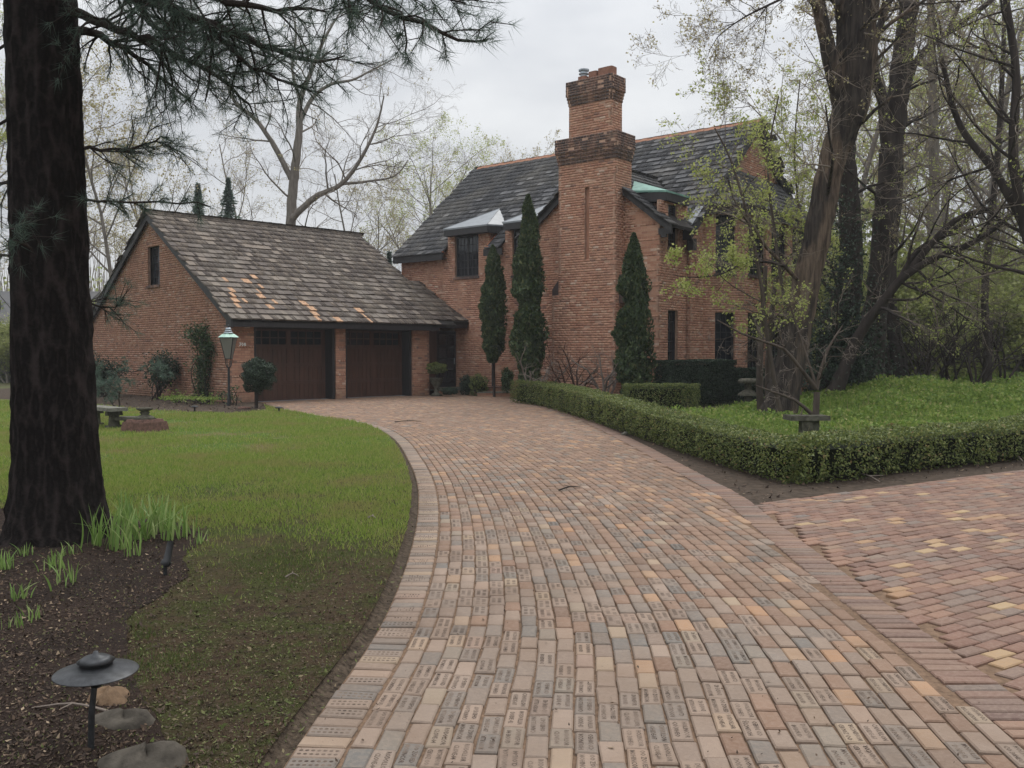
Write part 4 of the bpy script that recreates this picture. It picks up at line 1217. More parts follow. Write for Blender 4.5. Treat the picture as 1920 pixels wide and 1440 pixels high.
for i, (x, y, a, hl, hw, kind) in enumerate(recs):
    z = rs.gauss(0, 0.0022)+0.004*math.sin(x*1.7+y*0.6)*math.sin(y*0.9); tx, ty = rs.gauss(0, 0.010), rs.gauss(0, 0.012); a += rs.gauss(0, 0.008)
    if kind in ('stamp', 'dots') and rs.random() < 0.5: a += math.pi
    if i in sel:
        q = rs.randrange(6); me = unit(kind, q)
        par = branch if kind == 'branch' else drive
        o = bpy.data.objects.new('paver', me); COL.objects.link(o); o.parent = par
        bl, bw_ = (0.13, 0.038) if kind == 'purple' else (0.0965, 0.044)
        o.location = (x, y, z); o.rotation_euler = (tx, ty, a); o.scale = (hl/bl, hw/bw_, 1)
        if kind == 'dots': o['label'] = 'kerb paver with two rows of round dimples'
        if kind == 'purple': o['label'] = 'narrow purple-red border paver'
    else:
        mk = {'purple': 'paver_purple', 'branch': 'paver_branch', 'warm': 'paver_warm'}.get(kind, 'paver')
        v, f = paver_geo(hl, hw, rs)
        c, s = math.cos(a), math.sin(a)
        T = lambda p: (x+p[0]*c-p[1]*s, y+p[0]*s+p[1]*c, z+p[2]+p[0]*tx*0.5+p[1]*ty*0.5)
        rest.setdefault((mk, kind == 'branch'), []).append([T(p) for p in v])
        if kind in ('stamp', 'dots') and 0 < y < 12.5:
            ev, ef = dashes(rs) if kind == 'stamp' else dashes(rs, 7)
            n = len(dash); dash.extend(T(p) for p in ev)
_, ff = paver_geo(0.1, 0.05, rs)
for (mk, br), L in rest.items():
    V = np.array(L).reshape(-1, 3); F = (np.array(ff)[None]+(np.arange(len(L))*12)[:, None, None]).reshape(-1, 4)
    tag(link('paving_field', npmesh('paving_field', V, F, mk), branch if br else drive), kind='stuff')
V = np.array(dash); tag(link('paver_stamps', npmesh('paver_stamps', V, np.arange(len(V)).reshape(-1, 4), 'stamp_shadow'), drive), kind='stuff')

# ------------------------------------------------------------ lawn, beds, soil edges
b = NB('lawn'); 
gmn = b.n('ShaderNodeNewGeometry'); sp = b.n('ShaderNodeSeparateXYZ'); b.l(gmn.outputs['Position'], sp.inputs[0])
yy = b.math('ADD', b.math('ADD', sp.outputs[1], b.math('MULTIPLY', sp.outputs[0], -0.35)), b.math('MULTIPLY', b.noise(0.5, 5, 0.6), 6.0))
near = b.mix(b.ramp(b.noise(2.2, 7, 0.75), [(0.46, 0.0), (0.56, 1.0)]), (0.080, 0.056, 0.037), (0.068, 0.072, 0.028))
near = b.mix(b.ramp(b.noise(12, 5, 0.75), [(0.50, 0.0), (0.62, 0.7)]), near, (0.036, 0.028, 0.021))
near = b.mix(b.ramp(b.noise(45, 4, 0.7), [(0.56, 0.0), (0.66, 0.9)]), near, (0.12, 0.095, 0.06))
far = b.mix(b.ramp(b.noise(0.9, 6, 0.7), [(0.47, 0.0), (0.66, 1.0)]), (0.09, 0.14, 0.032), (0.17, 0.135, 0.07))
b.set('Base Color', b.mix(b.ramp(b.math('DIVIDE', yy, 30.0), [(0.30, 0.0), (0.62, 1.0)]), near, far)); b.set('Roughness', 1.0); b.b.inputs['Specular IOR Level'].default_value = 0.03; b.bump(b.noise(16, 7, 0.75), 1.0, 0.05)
LE_ = offset(EC, -0.075)
LAWN = [tuple(p) for p in LE_] + [G(500, 772), G(430, 778), G(350, 775), G(250, 768), G(170, 760), G(60, 752), G(-300, 740), (-60, 34), (-60, -3), (-1.1, -3)]
sheet('lawn', LAWN, 0.030, 'lawn')
mm_ = MB()
ra = np.random.default_rng(3)
o0 = offset(EC, -0.004); o1 = offset(EC, -0.045); o2 = offset(EC, -0.11)
n = len(EC)
jz = ra.normal(size=n)*0.007; wd = 0.03*np.sin(np.arange(n)*0.7)[:, None]*0+ra.normal(size=(n, 1))*0.012
V = [(*p, -0.02) for p in o0]+[(*(p), -0.012+z) for p, z in zip(o1+wd, jz)]+[(*p, 0.029) for p in o2]
F = [(i, n+i, n+i+1, i+1) for i in range(n-1)]+[(n+i, 2*n+i, 2*n+i+1, n+i+1) for i in range(n-1)]
mm_.add(V, F); e_ = obj('soil_edge', mm_, 'edge_soil'); tag(e_, kind='structure')
BED = [G(560, 779), G(500, 774), G(430, 780), G(350, 777), G(250, 770), G(170, 762), G(60, 754), (-22, 33), (-22, 44), (-12, 46), gg(0.0, 11.5), gg(0.0, 0.0), gg(0.84, -0.02), gg(0.75, -0.6)]
sheet('garage_bed', BED, 0.02, 'soil')
HB = [tuple(p) for p in RBC if p[1] > 8.8] + [(0.6, 31.2), (3.0, 29), (6, 26), (9, 20), (12, 16.5), (16, 19.2), tuple(bfar), tuple(b0)]
sheet('hedge_bed', HB, -0.004, 'soil')
HOUSEBED = [(0.6, 31.2), (-0.0, 34), (-3, 35.2), (6, 38), (16, 34), (16, 24), (6, 25)]
sheet('house_bed', HOUSEBED, -0.006, 'soil')
MULCH = [G(-500, 1000), (-5.5, 9.3), G(215, 975), G(330, 985), G(392, 1010), G(345, 1060), G(345, 1090), G(250, 1170), G(232, 1230), G(255, 1330), G(330, 1440), (-1.15, 2.4), (-1.3, -3), (-12, -3), (-12, 8.3)]
MULCH = [tuple(q) for q in resample(np.array(MULCH+[MULCH[0]]), 0.06)[:-1]]
MULCH = [(x+0.16*float(fn(x, y, 2.5, 3)), y+0.16*float(fn(x, y, 2.5, 7))) for x, y in MULCH]
sheet('mulch_bed', MULCH, 0.036, 'mulch')
# garden behind the hedges, rising to a bank
gx = np.arange(2.0, 60, 0.6); gy = np.arange(10.0, 90, 0.6)
X, Y = np.meshgrid(gx, gy); Z = gh(X, Y)+0.004
nx, ny = len(gx), len(gy)
idx = (np.arange(ny-1)[:, None]*nx+np.arange(nx-1)[None, :])
F = np.stack([idx, idx+1, idx+nx+1, idx+nx], -1).reshape(-1, 4)
cxm = X.ravel()[F[:, 0]]+0.3; cym = Y.ravel()[F[:, 0]]+0.3
GARDEN = [(3.6, 12.2), (3.5, 14.5), (3.2, 18), (3.0, 21.5), (5.6, 24.5), (8.5, 26.5), (11, 30), (13, 34), (13, 60), (60, 60), (60, 40), (16, 20.0), (12, 16.9), (8, 14.1), (4.6, 12.2)]
keep = inpoly_np(cxm, cym, GARDEN)
F = F[keep]
gme = npmesh('garden_ground', np.stack([X.ravel(), Y.ravel(), Z.ravel()], 1), F, 'garden_ground', True)
tag(link('garden_ground', gme), kind='structure')

# ------------------------------------------------------------ grass
rg = np.random.default_rng(11)
def sample_view(n, y0, y1, xlo, xhi, power=1.0):
    """ground points, denser near the photographer"""
    t = rg.random(n)
    Yv = y0*(y1/y0)**t
    Xv = Yv*(xlo+(xhi-xlo)*rg.random(n))
    return Xv, Yv
def grass(name, label, n, y0, y1, xlo, xhi, poly, h, w, mat, mask=None, z=0.03, avoid=None):
    Xv, Yv = sample_view(n, y0, y1, xlo, xhi)
    k = inpoly_np(Xv, Yv, poly)
    if avoid: k &= ~inpoly_np(Xv+0.5*fn(Xv, Yv, 5, 2, 2), Yv+0.5*fn(Xv, Yv, 5, 6, 2), avoid)
    if mask is not None: k &= rg.random(n) < mask(Xv, Yv)
    Xv, Yv = Xv[k], Yv[k]
    zz = z(Xv, Yv) if callable(z) else np.full(len(Xv), z)
    P = np.stack([Xv, Yv, zz], 1)
    V, F = blades(P, h(Yv) if callable(h) else h, w(Yv) if callable(w) else w, rg)
    o = link(name, npmesh(name, V, F, mat)); tag(o, label, 'grass', kind='stuff'); return o
LM = [p for p in LAWN]
far_ = lambda x, y: sstep(4.5, 16.0, y-0.45*x+9.0*fn(x, y, 1.0, 5))
grass('lawn_grass', 'short green lawn grass beside the curved driveway', 360000, 5.5, 29, -0.60, -0.03, LM, lambda y: 0.028+0.0012*y, lambda y: 0.0028+0.00075*y, 'grass', lambda x, y: far_(x, y)*np.clip(0.75+2.4*fn(x, y, 0.7, 8), 0.08, 1), avoid=MULCH)
grass('sparse_grass', 'thin mossy grass tufts on the bare soil beside the drive', 560000, 2.6, 13, -0.62, 0.0, LM, 0.017, lambda y: 0.0020+0.0005*y, 'grass_near', lambda x, y: (1-far_(x, y))*np.clip(0.12+2.8*fn(x, y, 1.1, 9), 0.01, 0.85)*(0.25+0.75*sstep(0.1, 0.9, -1.0-x+0.5*fn(x, y, 2.0, 5))), avoid=MULCH)
# litter on mulch and near lawn
def litter(name, label, n, y0, y1, xlo, xhi, poly, size, z, mat='litter', mask=None, soft=0.0):
    Xv, Yv = sample_view(n, y0, y1, xlo, xhi); k = inpoly_np(Xv+soft*fn(Xv, Yv, 6, 2, 2), Yv+soft*fn(Xv, Yv, 6, 6, 2), poly)
    if mask is not None: k &= rg.random(n) < mask(Xv, Yv)
    P = np.stack([Xv[k], Yv[k], z+rg.random(k.sum())*0.008], 1)
    V, F = leaves(P, size*(0.35+1.1*rg.random(len(P))**2), rg, aspect=0.45, nrm=np.array((0, 0, 1.0)), jitter=0.35)
    V[:, 2] = np.maximum(V[:, 2], z+0.001)
    tag(link(name, npmesh(name, V, F, mat)), label, 'debris', kind='stuff')
litter('bark_mulch', 'dark shredded bark and fallen needles on the bed under the pine', 30000, 2.4, 9.5, -0.62, -0.05, MULCH, 0.026, 0.038, soft=0.7)
litter('fallen_leaves', 'brown leaf scraps scattered over the thin grass', 15000, 2.6, 18, -0.62, 0.0, LM, 0.016, 0.033)
litter('moss_and_clods', 'crumbs of soil and moss over the thin lawn', 60000, 2.6, 12, -0.62, 0.0, LM, 0.020, 0.030, 'moss_bits', mask=lambda x, y: 1-far_(x, y))
litter('edge_crumbs', 'crumbled soil and leaf bits along the cut lawn edge', 9000, 2.6, 26, -0.35, -0.02, [tuple(q) for q in offset(EC, 0.02)]+[tuple(q) for q in offset(EC, -0.2)[::-1]], 0.022, 0.012, 'moss_bits')
litter('bed_leaf_litter', 'dry leaves lying on the soil along the garage wall', 3500, 22, 36, -0.55, -0.2, BED, 0.09, 0.03)
hedgeband = [tuple(p) for p in offset(RBC, 0.06) if p[1] > 9] + [(2.2, 30), (3.5, 20), (4.4, 12.4), (13, 16.5), (13.4, 17.2), (7.4, 12.6), (3.0, 10.05)]
litter('hedge_litter', 'clods and dead leaves under the front of the hedge', 9000, 9, 31, 0.0, 0.62, hedgeband, 0.05, 0.004)
litter('driveway_debris', 'tiny twigs and grit scattered on the brick driveway', 900, 3, 20, -0.3, 0.55, MAIN, 0.02, 0.004)
# garden ground cover
def gc(n, y0, y1, size, mask, seed):
    Xv, Yv = sample_view(n, y0, y1, 0.08, 0.64); k = inpoly_np(Xv, Yv, GARDEN) & (rg.random(n) < mask(Xv, Yv))
    Xv, Yv = Xv[k], Yv[k]; hh = np.clip(0.12+0.9*fn(Xv, Yv, 0.8, seed), 0.02, 0.5)*(0.45+0.55*sstep(16, 20, Yv))
    return np.stack([Xv, Yv, gh(Xv, Yv)+hh*rg.random(len(Xv))+0.01], 1), Yv
P, Yv = gc(210000, 12, 45, 0.03, lambda x, y: np.clip(0.8+1.6*fn(x, y, 0.6, 4), 0.15, 1), 6)
V, F = leaves(P, 0.034+0.0026*Yv, rg, up=0.7)
tag(link('ground_cover', npmesh('ground_cover', V, F, 'groundcover')), 'bright green spring weeds covering the garden bank', 'ground cover', kind='stuff')
grass('garden_grass', 'long tufted grass growing behind the clipped hedge', 90000, 12, 32, 0.08, 0.62, GARDEN, lambda y: 0.12+0.003*y, lambda y: 0.004+0.0006*y, 'groundcover', lambda x, y: np.clip(0.4+2.0*fn(x, y, 0.6, 14), 0.05, 1), z=gh)
grass('dead_stalks', 'pale dead stalks standing in the garden grass', 2600, 12, 26, 0.15, 0.42, GARDEN, 0.30, 0.012, 'straw', lambda x, y: np.clip(0.1+1.6*fn(x, y, 0.9, 24), 0.0, 1), z=gh)
# ============================================================ OBJECTS
rn = np.random.default_rng(21)
def lathe_part(name, prof, c, mat, parent, n=24, smooth=True):
    m = MB(); m.lathe(prof, c, n); return obj(name, m, mat, parent, smooth)
def rock(name, label, c, sx, sy, sz, seed, mat):
    r = np.random.default_rng(seed); n, m_ = 20, 12; V = []; F = []
    ph = r.uniform(0, 6.28, 6)
    for j in range(m_+1):
        t = math.pi*j/m_
        for i in range(n):
            a = 2*math.pi*i/n
            k = 1+0.12*math.sin(2*a+ph[0]+t)+0.08*math.sin(3*a+ph[1]-2*t)+0.06*math.sin(5*t+ph[2]+a)+0.025*r.normal()
            V.append((c[0]+sx*k*math.sin(t)*math.cos(a), c[1]+sy*k*math.sin(t)*math.sin(a), c[2]+sz*k*math.cos(t)))
    for j in range(m_):
        for i in range(n): F.append((j*n+i, (j+1)*n+i, (j+1)*n+(i+1) % n, j*n+(i+1) % n))
    me = npmesh(name, V, F, mat, True); o = link(name, me); tag(o, label, 'rock'); return o
# path light in the near bed
p = G(170, 1405, 0.036); lx, ly = p
pl = thing('garden_light', 'dark metal path light with a wide saucer shade in the near mulch bed', 'garden light', (lx, ly, 0.03))
tb = Tubes(); tb.add([(lx, ly, 0.0), (lx+0.006, ly, 0.18), (lx+0.022, ly+0.005, 0.335)], [0.012, 0.012, 0.011], 12); link('pole', tb.mesh('pole', 'lamp_metal'), pl)
c = (lx+0.024, ly+0.005, 0.0)
lathe_part('lamp_shade', [(0.03, 0.368), (0.06, 0.372), (0.155, 0.345), (0.158, 0.342), (0.150, 0.338), (0.06, 0.352), (0.03, 0.352)], c, 'lamp_metal', pl, 48)
lathe_part('cap', [(0.062, 0.376), (0.062, 0.385), (0.070, 0.388), (0.045, 0.404), (0.012, 0.412), (0.009, 0.424), (0.003, 0.427)], c, 'lamp_metal', pl, 36)
lathe_part('neck', [(0.056, 0.369), (0.056, 0.3755)], c, 'iron', pl, 24)
lathe_part('socket', [(0.020, 0.285), (0.022, 0.315), (0.062, 0.318), (0.064, 0.328), (0.030, 0.331), (0.028, 0.350)], c, 'iron', pl, 28)
rock('stone', 'tan boulder half buried behind the path light', (*G(205, 1325), 0.0), 0.115, 0.09, 0.085, 1, 'boulder_tan')
rock('stone', 'grey rounded boulder at the foot of the path light', (*G(232, 1368), -0.01), 0.16, 0.10, 0.085, 2, 'boulder')
p = G(270, 1440); rock('stone', 'large speckled boulder cut off by the bottom edge', (p[0]+0.02, p[1]-0.03, -0.02), 0.17, 0.13, 0.115, 3, 'boulder')
# spotlight on a stake
sx, sy = G(310, 1078, 0.036); sp_ = thing('spotlight', 'black garden spotlight on a stake beside the daylilies', 'spotlight', (sx, sy, 0.03))
tb = Tubes(); tb.add([(sx, sy, 0.02), (sx, sy, 0.12)], [0.014, 0.014], 8); link('stake', tb.mesh('stake', 'iron'), sp_)
tb = Tubes(); tb.add([(sx, sy, 0.11), (sx+0.01, sy, 0.13), (sx+0.012, sy, 0.135), (sx+0.035, sy+0.02, 0.27)], [0.034, 0.036, 0.026, 0.022], 14); link('lamp_head', tb.mesh('lamp_head', 'iron'), sp_)
# small border lights
for (px, py, lab) in ((365, 773, 'short black path light stub on the grass edge below the climbing plant'), (523, 775, 'short black path light stub where the drive kerb meets the garage apron')):
    x, y = G(px, py); t = thing('path_light', lab, 'garden light', (x, y, 0))
    lathe_part('post', [(0.025, 0.0), (0.025, 0.13)], (x, y, 0), 'iron', t, 8); lathe_part('cap', [(0.03, 0.131), (0.10, 0.135), (0.085, 0.165), (0.02, 0.18)], (x, y, 0), 'iron', t, 12)
# lantern
x, y = at(429, 700, 26.6)[:2]
lt = thing('lamp_post', 'old street lantern with a green copper roof on a post at the garage corner', 'lamp post', (x, y, 0))
tb = Tubes(); tb.add([(x, y, 0), (x, y, 0.25), (x, y, 0.3), (x, y, 1.16)], [0.06, 0.055, 0.04, 0.034], 12); link('post', tb.mesh('post', 'iron'), lt)
tb = Tubes()
for k in range(4):
    a = math.pi/4+k*math.pi/2; dx, dy = math.cos(a), math.sin(a)
    tb.add([(x, y, 1.10), (x+dx*0.08, y+dy*0.08, 1.20), (x+dx*0.115, y+dy*0.115, 1.40)], [0.012]*3, 6)
link('bracket', tb.mesh('bracket', 'iron'), lt)
fr = Tubes(); cb = [(x+0.11*math.cos(math.pi/4+k*math.pi/2), y+0.11*math.sin(math.pi/4+k*math.pi/2), 1.40) for k in range(4)]
ct = [(x+0.27*math.cos(math.pi/4+k*math.pi/2), y+0.27*math.sin(math.pi/4+k*math.pi/2), 2.02) for k in range(4)]
for k in range(4):
    fr.add([cb[k], ct[k]], [0.013, 0.013], 6); fr.add([cb[k], cb[(k+1) % 4]], [0.013, 0.013], 6); fr.add([ct[k], ct[(k+1) % 4]], [0.016, 0.016], 6)
fo = link('lantern_frame', fr.mesh('lantern_frame', 'iron'), lt)
for k in range(4):
    g = MB(); q = [np.array(cb[k]), np.array(cb[(k+1) % 4]), np.array(ct[(k+1) % 4]), np.array(ct[k])]; cen = sum(q)/4
    q = [cen+(v-cen)*0.965 for v in q]; nn = np.cross(q[1]-q[0], q[3]-q[0]); nn /= np.linalg.norm(nn)
    g.prism(q, nn*0.006); obj('pane', g, 'glass_frost', lt)
lathe_part('lamp_roof', [(0.31, 2.03), (0.19, 2.12), (0.13, 2.14)], (x, y, 0), 'verdigris', lt, 4, False)
m_ = lt.children[-1]; 
for (r0, z0, z1) in ((0.13, 2.142, 2.19), (0.10, 2.195, 2.25), (0.08, 2.255, 2.31)): lathe_part('vent', [(r0, z0), (r0*1.12, z0+0.012), (r0*0.8, z1)], (x, y, 0), 'galvanised', lt, 16)
lathe_part('finial', [(0.04, 2.312), (0.018, 2.34), (0.026, 2.36), (0.004, 2.41)], (x, y, 0), 'iron', lt, 10)
lathe_part('burner', [(0.03, 1.42), (0.025, 1.62), (0.035, 1.64), (0.03, 1.78)], (x, y, 0), 'iron', lt, 8)
# stone bench on the lawn
def slab(m, cx, cy, z0, z1, L, Wd, ang):
    c_, s_ = math.cos(ang), math.sin(ang)
    def F(u, v, z): return (cx+u*c_-v*s_, cy+u*s_+v*c_, z)
    m.hexa([F(-L/2, -Wd/2, z0), F(L/2, -Wd/2, z0), F(L/2, Wd/2, z0), F(-L/2, Wd/2, z0), F(-L/2+.01, -Wd/2+.01, z1), F(L/2-.01, -Wd/2+.01, z1), F(L/2-.01, Wd/2-.01, z1), F(-L/2+.01, Wd/2-.01, z1)])
bx, by = G(196, 803); bt = thing('stone_bench', 'low mossy stone bench on the lawn right of the big pine trunk', 'bench', (bx, by, 0))
an = R(-42); m = MB(); slab(m, bx, by, 0.385, 0.455, 1.35, 0.40, an); obj('seat', m, 'stone_pale', bt)
for s_ in (-1, 1):
    m = MB(); qx, qy = bx+s_*0.45*math.cos(an), by+s_*0.45*math.sin(an)
    slab(m, qx, qy, 0.02, 0.09, 0.14, 0.34, an); slab(m, qx, qy, 0.092, 0.29, 0.10, 0.20, an); slab(m, qx, qy, 0.292, 0.384, 0.13, 0.32, an); obj('leg', m, 'old_stone', bt)
qx, qy = G(272, 811); pd = thing('stone_pedestal', 'reddish stone pedestal with a square flared base on the lawn', 'pedestal', (qx, qy, 0))
m = MB(); s = 0.34
m.lathe([(0.46, 0.02), (0.41, 0.22)], (qx, qy, 0), 4, R(20)); obj('base', m, 'stone_red', pd)
m = MB(); m.lathe([(0.36, 0.222), (0.33, 0.27)], (qx, qy, 0), 4, R(20)); obj('plinth', m, 'stone_red', pd)
lathe_part('baluster', [(0.22, 0.272), (0.16, 0.32), (0.07, 0.36), (0.10, 0.40), (0.07, 0.425), (0.15, 0.455), (0.165, 0.49)], (qx, qy, 0), 'old_stone', pd, 20)
qx2, qy2 = G(240, 806); m = MB(); t = thing('stone_slab', 'broken stone slab lying between the bench and the pedestal', 'slab', (qx2, qy2, 0))
slab(m, qx2, qy2+0.25, 0.19, 0.255, 0.62, 0.4, R(5)); obj('slab_top', m, 'old_stone', t); m = MB(); slab(m, qx2, qy2+0.25, 0.02, 0.188, 0.30, 0.3, R(5)); obj('slab_foot', m, 'old_stone', t)
# bench behind the right hedge
bx, by = at(1512, 784, 16.2)[:2]; bt = thing('stone_bench', 'weathered stone bench under the young tree behind the right hedge', 'bench', (bx, by, 0))
m = MB(); slab(m, bx, by, 0.385, 0.47, 0.72, 0.42, R(3)); obj('seat', m, 'old_stone', bt)
m = MB(); slab(m, bx-0.04, by-0.1, 0.0, 0.384, 0.22, 0.16, 0.1); obj('leg', m, 'old_stone', bt); m = MB(); slab(m, bx+0.18, by+0.12, 0.0, 0.384, 0.14, 0.14, 0.1); obj('leg', m, 'stone_pale', bt)
# stone lantern by the house
x, y = at(1403, 720, 25.0)[:2]; sl2 = thing('stone_lantern', 'mossy stone garden lantern beside the dark hedge and leaning tree', 'stone lantern', (x, y, 0))
m = MB(); m.lathe([(0.20, 0.0), (0.20, 0.22), (0.14, 0.24), (0.13, 0.40)], (x, y, 0), 4, R(40)); obj('base', m, 'old_stone', sl2)
m = MB(); m.lathe([(0.36, 0.402), (0.34, 0.44), (0.10, 0.58)], (x, y, 0), 4, R(40)); obj('roof', m, 'old_stone', sl2)
m = MB(); m.lathe([(0.10, 0.582), (0.10, 0.74)], (x, y, 0), 6); obj('firebox', m, 'old_stone', sl2)
m = MB(); m.lathe([(0.27, 0.742), (0.29, 0.80), (0.26, 0.84), (0.22, 0.87)], (x, y, 0), 8); obj('cap', m, 'old_stone', sl2)
# potted topiary vase
x, y = at(818, 700, 33.0)[:2]; pt = thing('urn', 'tall dark urn beside the entry door', 'urn', (x, y, 0))
lathe_part('bowl', [(0.20, 0.0), (0.20, 0.06), (0.09, 0.12), (0.08, 0.3), (0.20, 0.45), (0.25, 0.62), (0.27, 0.66)], (x, y, 0), 'old_stone', pt, 16)
URN = (x, y)
# neighbour's house far left
nh = thing('neighbour_house', 'grey clapboard house far behind the lawn at the left edge', 'house', (-34, 58, 0))
m = MB(); m.box((-42, 56, -0.08), (-27.5, 64, 3.05)); obj('wall', m, 'siding', nh)
m = MB()
for k in range(18): m.hexa([(-42.02, 55.9+0.0, 0.1+k*0.165), (-27.45, 55.9, 0.1+k*0.165), (-27.45, 55.998, 0.1+k*0.165), (-42.02, 55.998, 0.1+k*0.165), (-42.02, 55.965, 0.25+k*0.165), (-27.45, 55.965, 0.25+k*0.165), (-27.45, 55.998, 0.25+k*0.165), (-42.02, 55.998, 0.25+k*0.165)])
o = obj('clapboards', m, 'siding', nh); o['kind'] = 'stuff'
m = MB(); m.box((-42.4, 55.5, 3.1), (-27.2, 55.6, 3.35)); obj('gutter', m, 'white_paint', nh)
m = MB(); m.prism([(-42.4, 55.5, 3.36), (-42.4, 60, 5.6), (-42.4, 64.5, 3.36)], (15.2, 0, 0)); obj('roof', m, 'shake_slate', nh)
# fallen sticks
def stick(px0, py0, px1, py1, r, label, mat='twig', z=0.03):
    a = np.array((*G(px0, py0), z)); b_ = np.array((*G(px1, py1), z)); mid = (a+b_)/2+np.array((0.0, 0.02, 0.02))
    tb = Tubes(); P, rr = smooth_path([a, mid, b_], [r, r*0.8, r*0.4], 0.05); tb.add(P, rr, 6)
    d = b_-a; L = np.linalg.norm(d); s1 = mid+np.array((-d[1], d[0], 0))/L*L*0.25+np.array((0, 0, 0.01)); tb.add([mid, s1], [r*0.6, r*0.3], 5)
    o = link('fallen_stick', tb.mesh('fallen_stick', mat)); tag(o, label, 'stick', 'fallen sticks'); return o
stick(1048, 921, 1088, 915, 0.01, 'dark forked twig lying in the middle of the driveway', 'bark_dark', 0.012)
stick(1612, 893, 1650, 908, 0.014, 'pale stick on the soil in front of the right hedge', 'twig_pale')
stick(1897, 850, 1918, 872, 0.016, 'grey stick leaning out of the hedge at the right edge', 'twig_pale', 0.05)
stick(205, 1352, 60, 1345, 0.006, 'thin twig across the mulch left of the path light', 'twig_pale', 0.042)
stick(535, 1092, 560, 1090, 0.006, 'small pale stick on the thin grass', 'twig_pale', 0.036)
stick(690, 979, 705, 980, 0.010, 'short brown stick on the lawn near the kerb', 'twig_pale', 0.04)
stick(740, 792, 790, 791, 0.012, 'long dark twig on the far part of the driveway', 'bark_dark', 0.012)
rock('stone', 'flat pink stone in the bed by the garage corner', (*G(458, 768), 0.04), 0.19, 0.12, 0.045, 8, 'stone_red')
rock('stone', 'small pale stone on the soil where the hedge curves', (*G(1172, 816), 0.02), 0.06, 0.05, 0.05, 9, 'stone_pale')
# ============================================================ PLANTS AND TREES
rt = np.random.default_rng(77)
def hedge(name, label, pts, width, height, dens, leaf, mat='box_leaf', rise=None, core=True, group=None, lump=0.05, cat='hedge', hs_=lambda x, y: 1.0+0*x):
    P, _ = smooth_path([(x, y, 0) for x, y in pts], [1]*len(pts), 0.2); P = resample(P[:, :2], 0.15)
    T = np.gradient(P, axis=0); T /= np.linalg.norm(T, axis=1)[:, None]; Nn = np.stack([T[:, 1], -T[:, 0]], 1)
    L = len(P)*0.15; per = 2*height+width; n = int(L*per*dens)
    s = rt.random(n)*(len(P)-1); i = s.astype(int); f = (s-i)[:, None]
    p = P[i]*(1-f)+P[np.minimum(i+1, len(P)-1)]*f; nn = Nn[i]; tt = T[i]
    u = rt.random(n)*per
    side = np.where(u < height, -1, np.where(u > height+width, 1, 0))
    z = np.where(side == 0, height, np.where(side < 0, u, per-u)); w = np.where(side == 0, u-height-width/2, side*width/2)
    # rounded shoulders and lumps
    k = np.clip((z-height*0.75)/(height*0.25), 0, 1); w = w*(1-0.12*k*(side != 0))
    lp = lump*(vn(p[:, 0]*1+w, p[:, 1], 7.0, 2)+0.7*vn(p[:, 0], p[:, 1]+z*3, 15.0, 3))
    depthin = rt.random(n)**2*0.10
    wr = w + np.sign(w)*(lp-depthin)*(side != 0) + (side == 0)*rt.normal(size=n)*0.01
    zr = z + (side == 0)*(lp*0.8-depthin*0.7) 
    under = np.clip(1-zr/(0.25*height), 0, 1); wr = wr*(1-0.28*under)
    keep = rt.random(n) > 0.55*under
    c = np.stack([p[:, 0]+nn[:, 0]*wr, p[:, 1]+nn[:, 1]*wr, np.maximum(zr, 0.01)], 1)[keep]
    c[:, 2] += rise(c[:, 0], c[:, 1]) if rise else 0
    outn = np.stack([nn[:, 0]*side, nn[:, 1]*side, (side == 0)*1.0+0.25], 1)[keep]
    for ei, sg in ((0, -1), (len(P)-1, 1)):          # clipped ends
        m_ = int(width*height*dens*1.3); ww = rt.uniform(-0.5, 0.5, m_)*width; zz = rt.random(m_)*height; dd = rt.random(m_)**2*0.12-0.03
        ce = np.stack([P[ei, 0]+Nn[ei, 0]*ww-sg*T[ei, 0]*dd, P[ei, 1]+Nn[ei, 1]*ww-sg*T[ei, 1]*dd, zz], 1)
        if rise: ce[:, 2] += rise(ce[:, 0], ce[:, 1])
        c = np.concatenate([c, ce]); outn = np.concatenate([outn, np.tile(np.array([sg*T[ei, 0], sg*T[ei, 1], 0.2]), (m_, 1))])
    c[:, 2] *= hs_(c[:, 0], c[:, 1])
    V, F = leaves(c, leaf, rt, nrm=outn, jitter=0.6)
    mid = P[len(P)//2]; th = thing(name, label, cat, (mid[0], mid[1], 0), group)
    link('foliage', npmesh('foliage', V, F, mat), th)
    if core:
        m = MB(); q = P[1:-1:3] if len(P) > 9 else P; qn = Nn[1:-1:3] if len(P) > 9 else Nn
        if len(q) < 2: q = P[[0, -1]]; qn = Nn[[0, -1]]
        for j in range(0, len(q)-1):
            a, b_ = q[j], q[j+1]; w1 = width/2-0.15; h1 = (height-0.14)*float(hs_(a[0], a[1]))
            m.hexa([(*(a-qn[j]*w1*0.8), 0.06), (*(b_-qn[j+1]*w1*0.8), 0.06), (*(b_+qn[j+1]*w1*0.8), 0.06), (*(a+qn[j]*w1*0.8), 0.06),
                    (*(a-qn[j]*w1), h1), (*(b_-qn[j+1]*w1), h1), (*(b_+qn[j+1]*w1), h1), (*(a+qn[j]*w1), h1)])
        obj('stems', m, 'hedge_core', th)  # solid dark core block added inside the foliage, not stems
        tb = Tubes()
        for j in range(int(L*6)):
            i = rt.integers(0, len(P)); b0_ = P[i]+Nn[i]*rt.uniform(-0.3, 0.3)*width; e = b0_+rt.normal(size=2)*0.07
            tb.add([(*b0_, 0), (*e, 0.3)], [0.008, 0.005], 3)
        link('stalks', tb.mesh('stalks', 'bark_dark'), th)
    return th
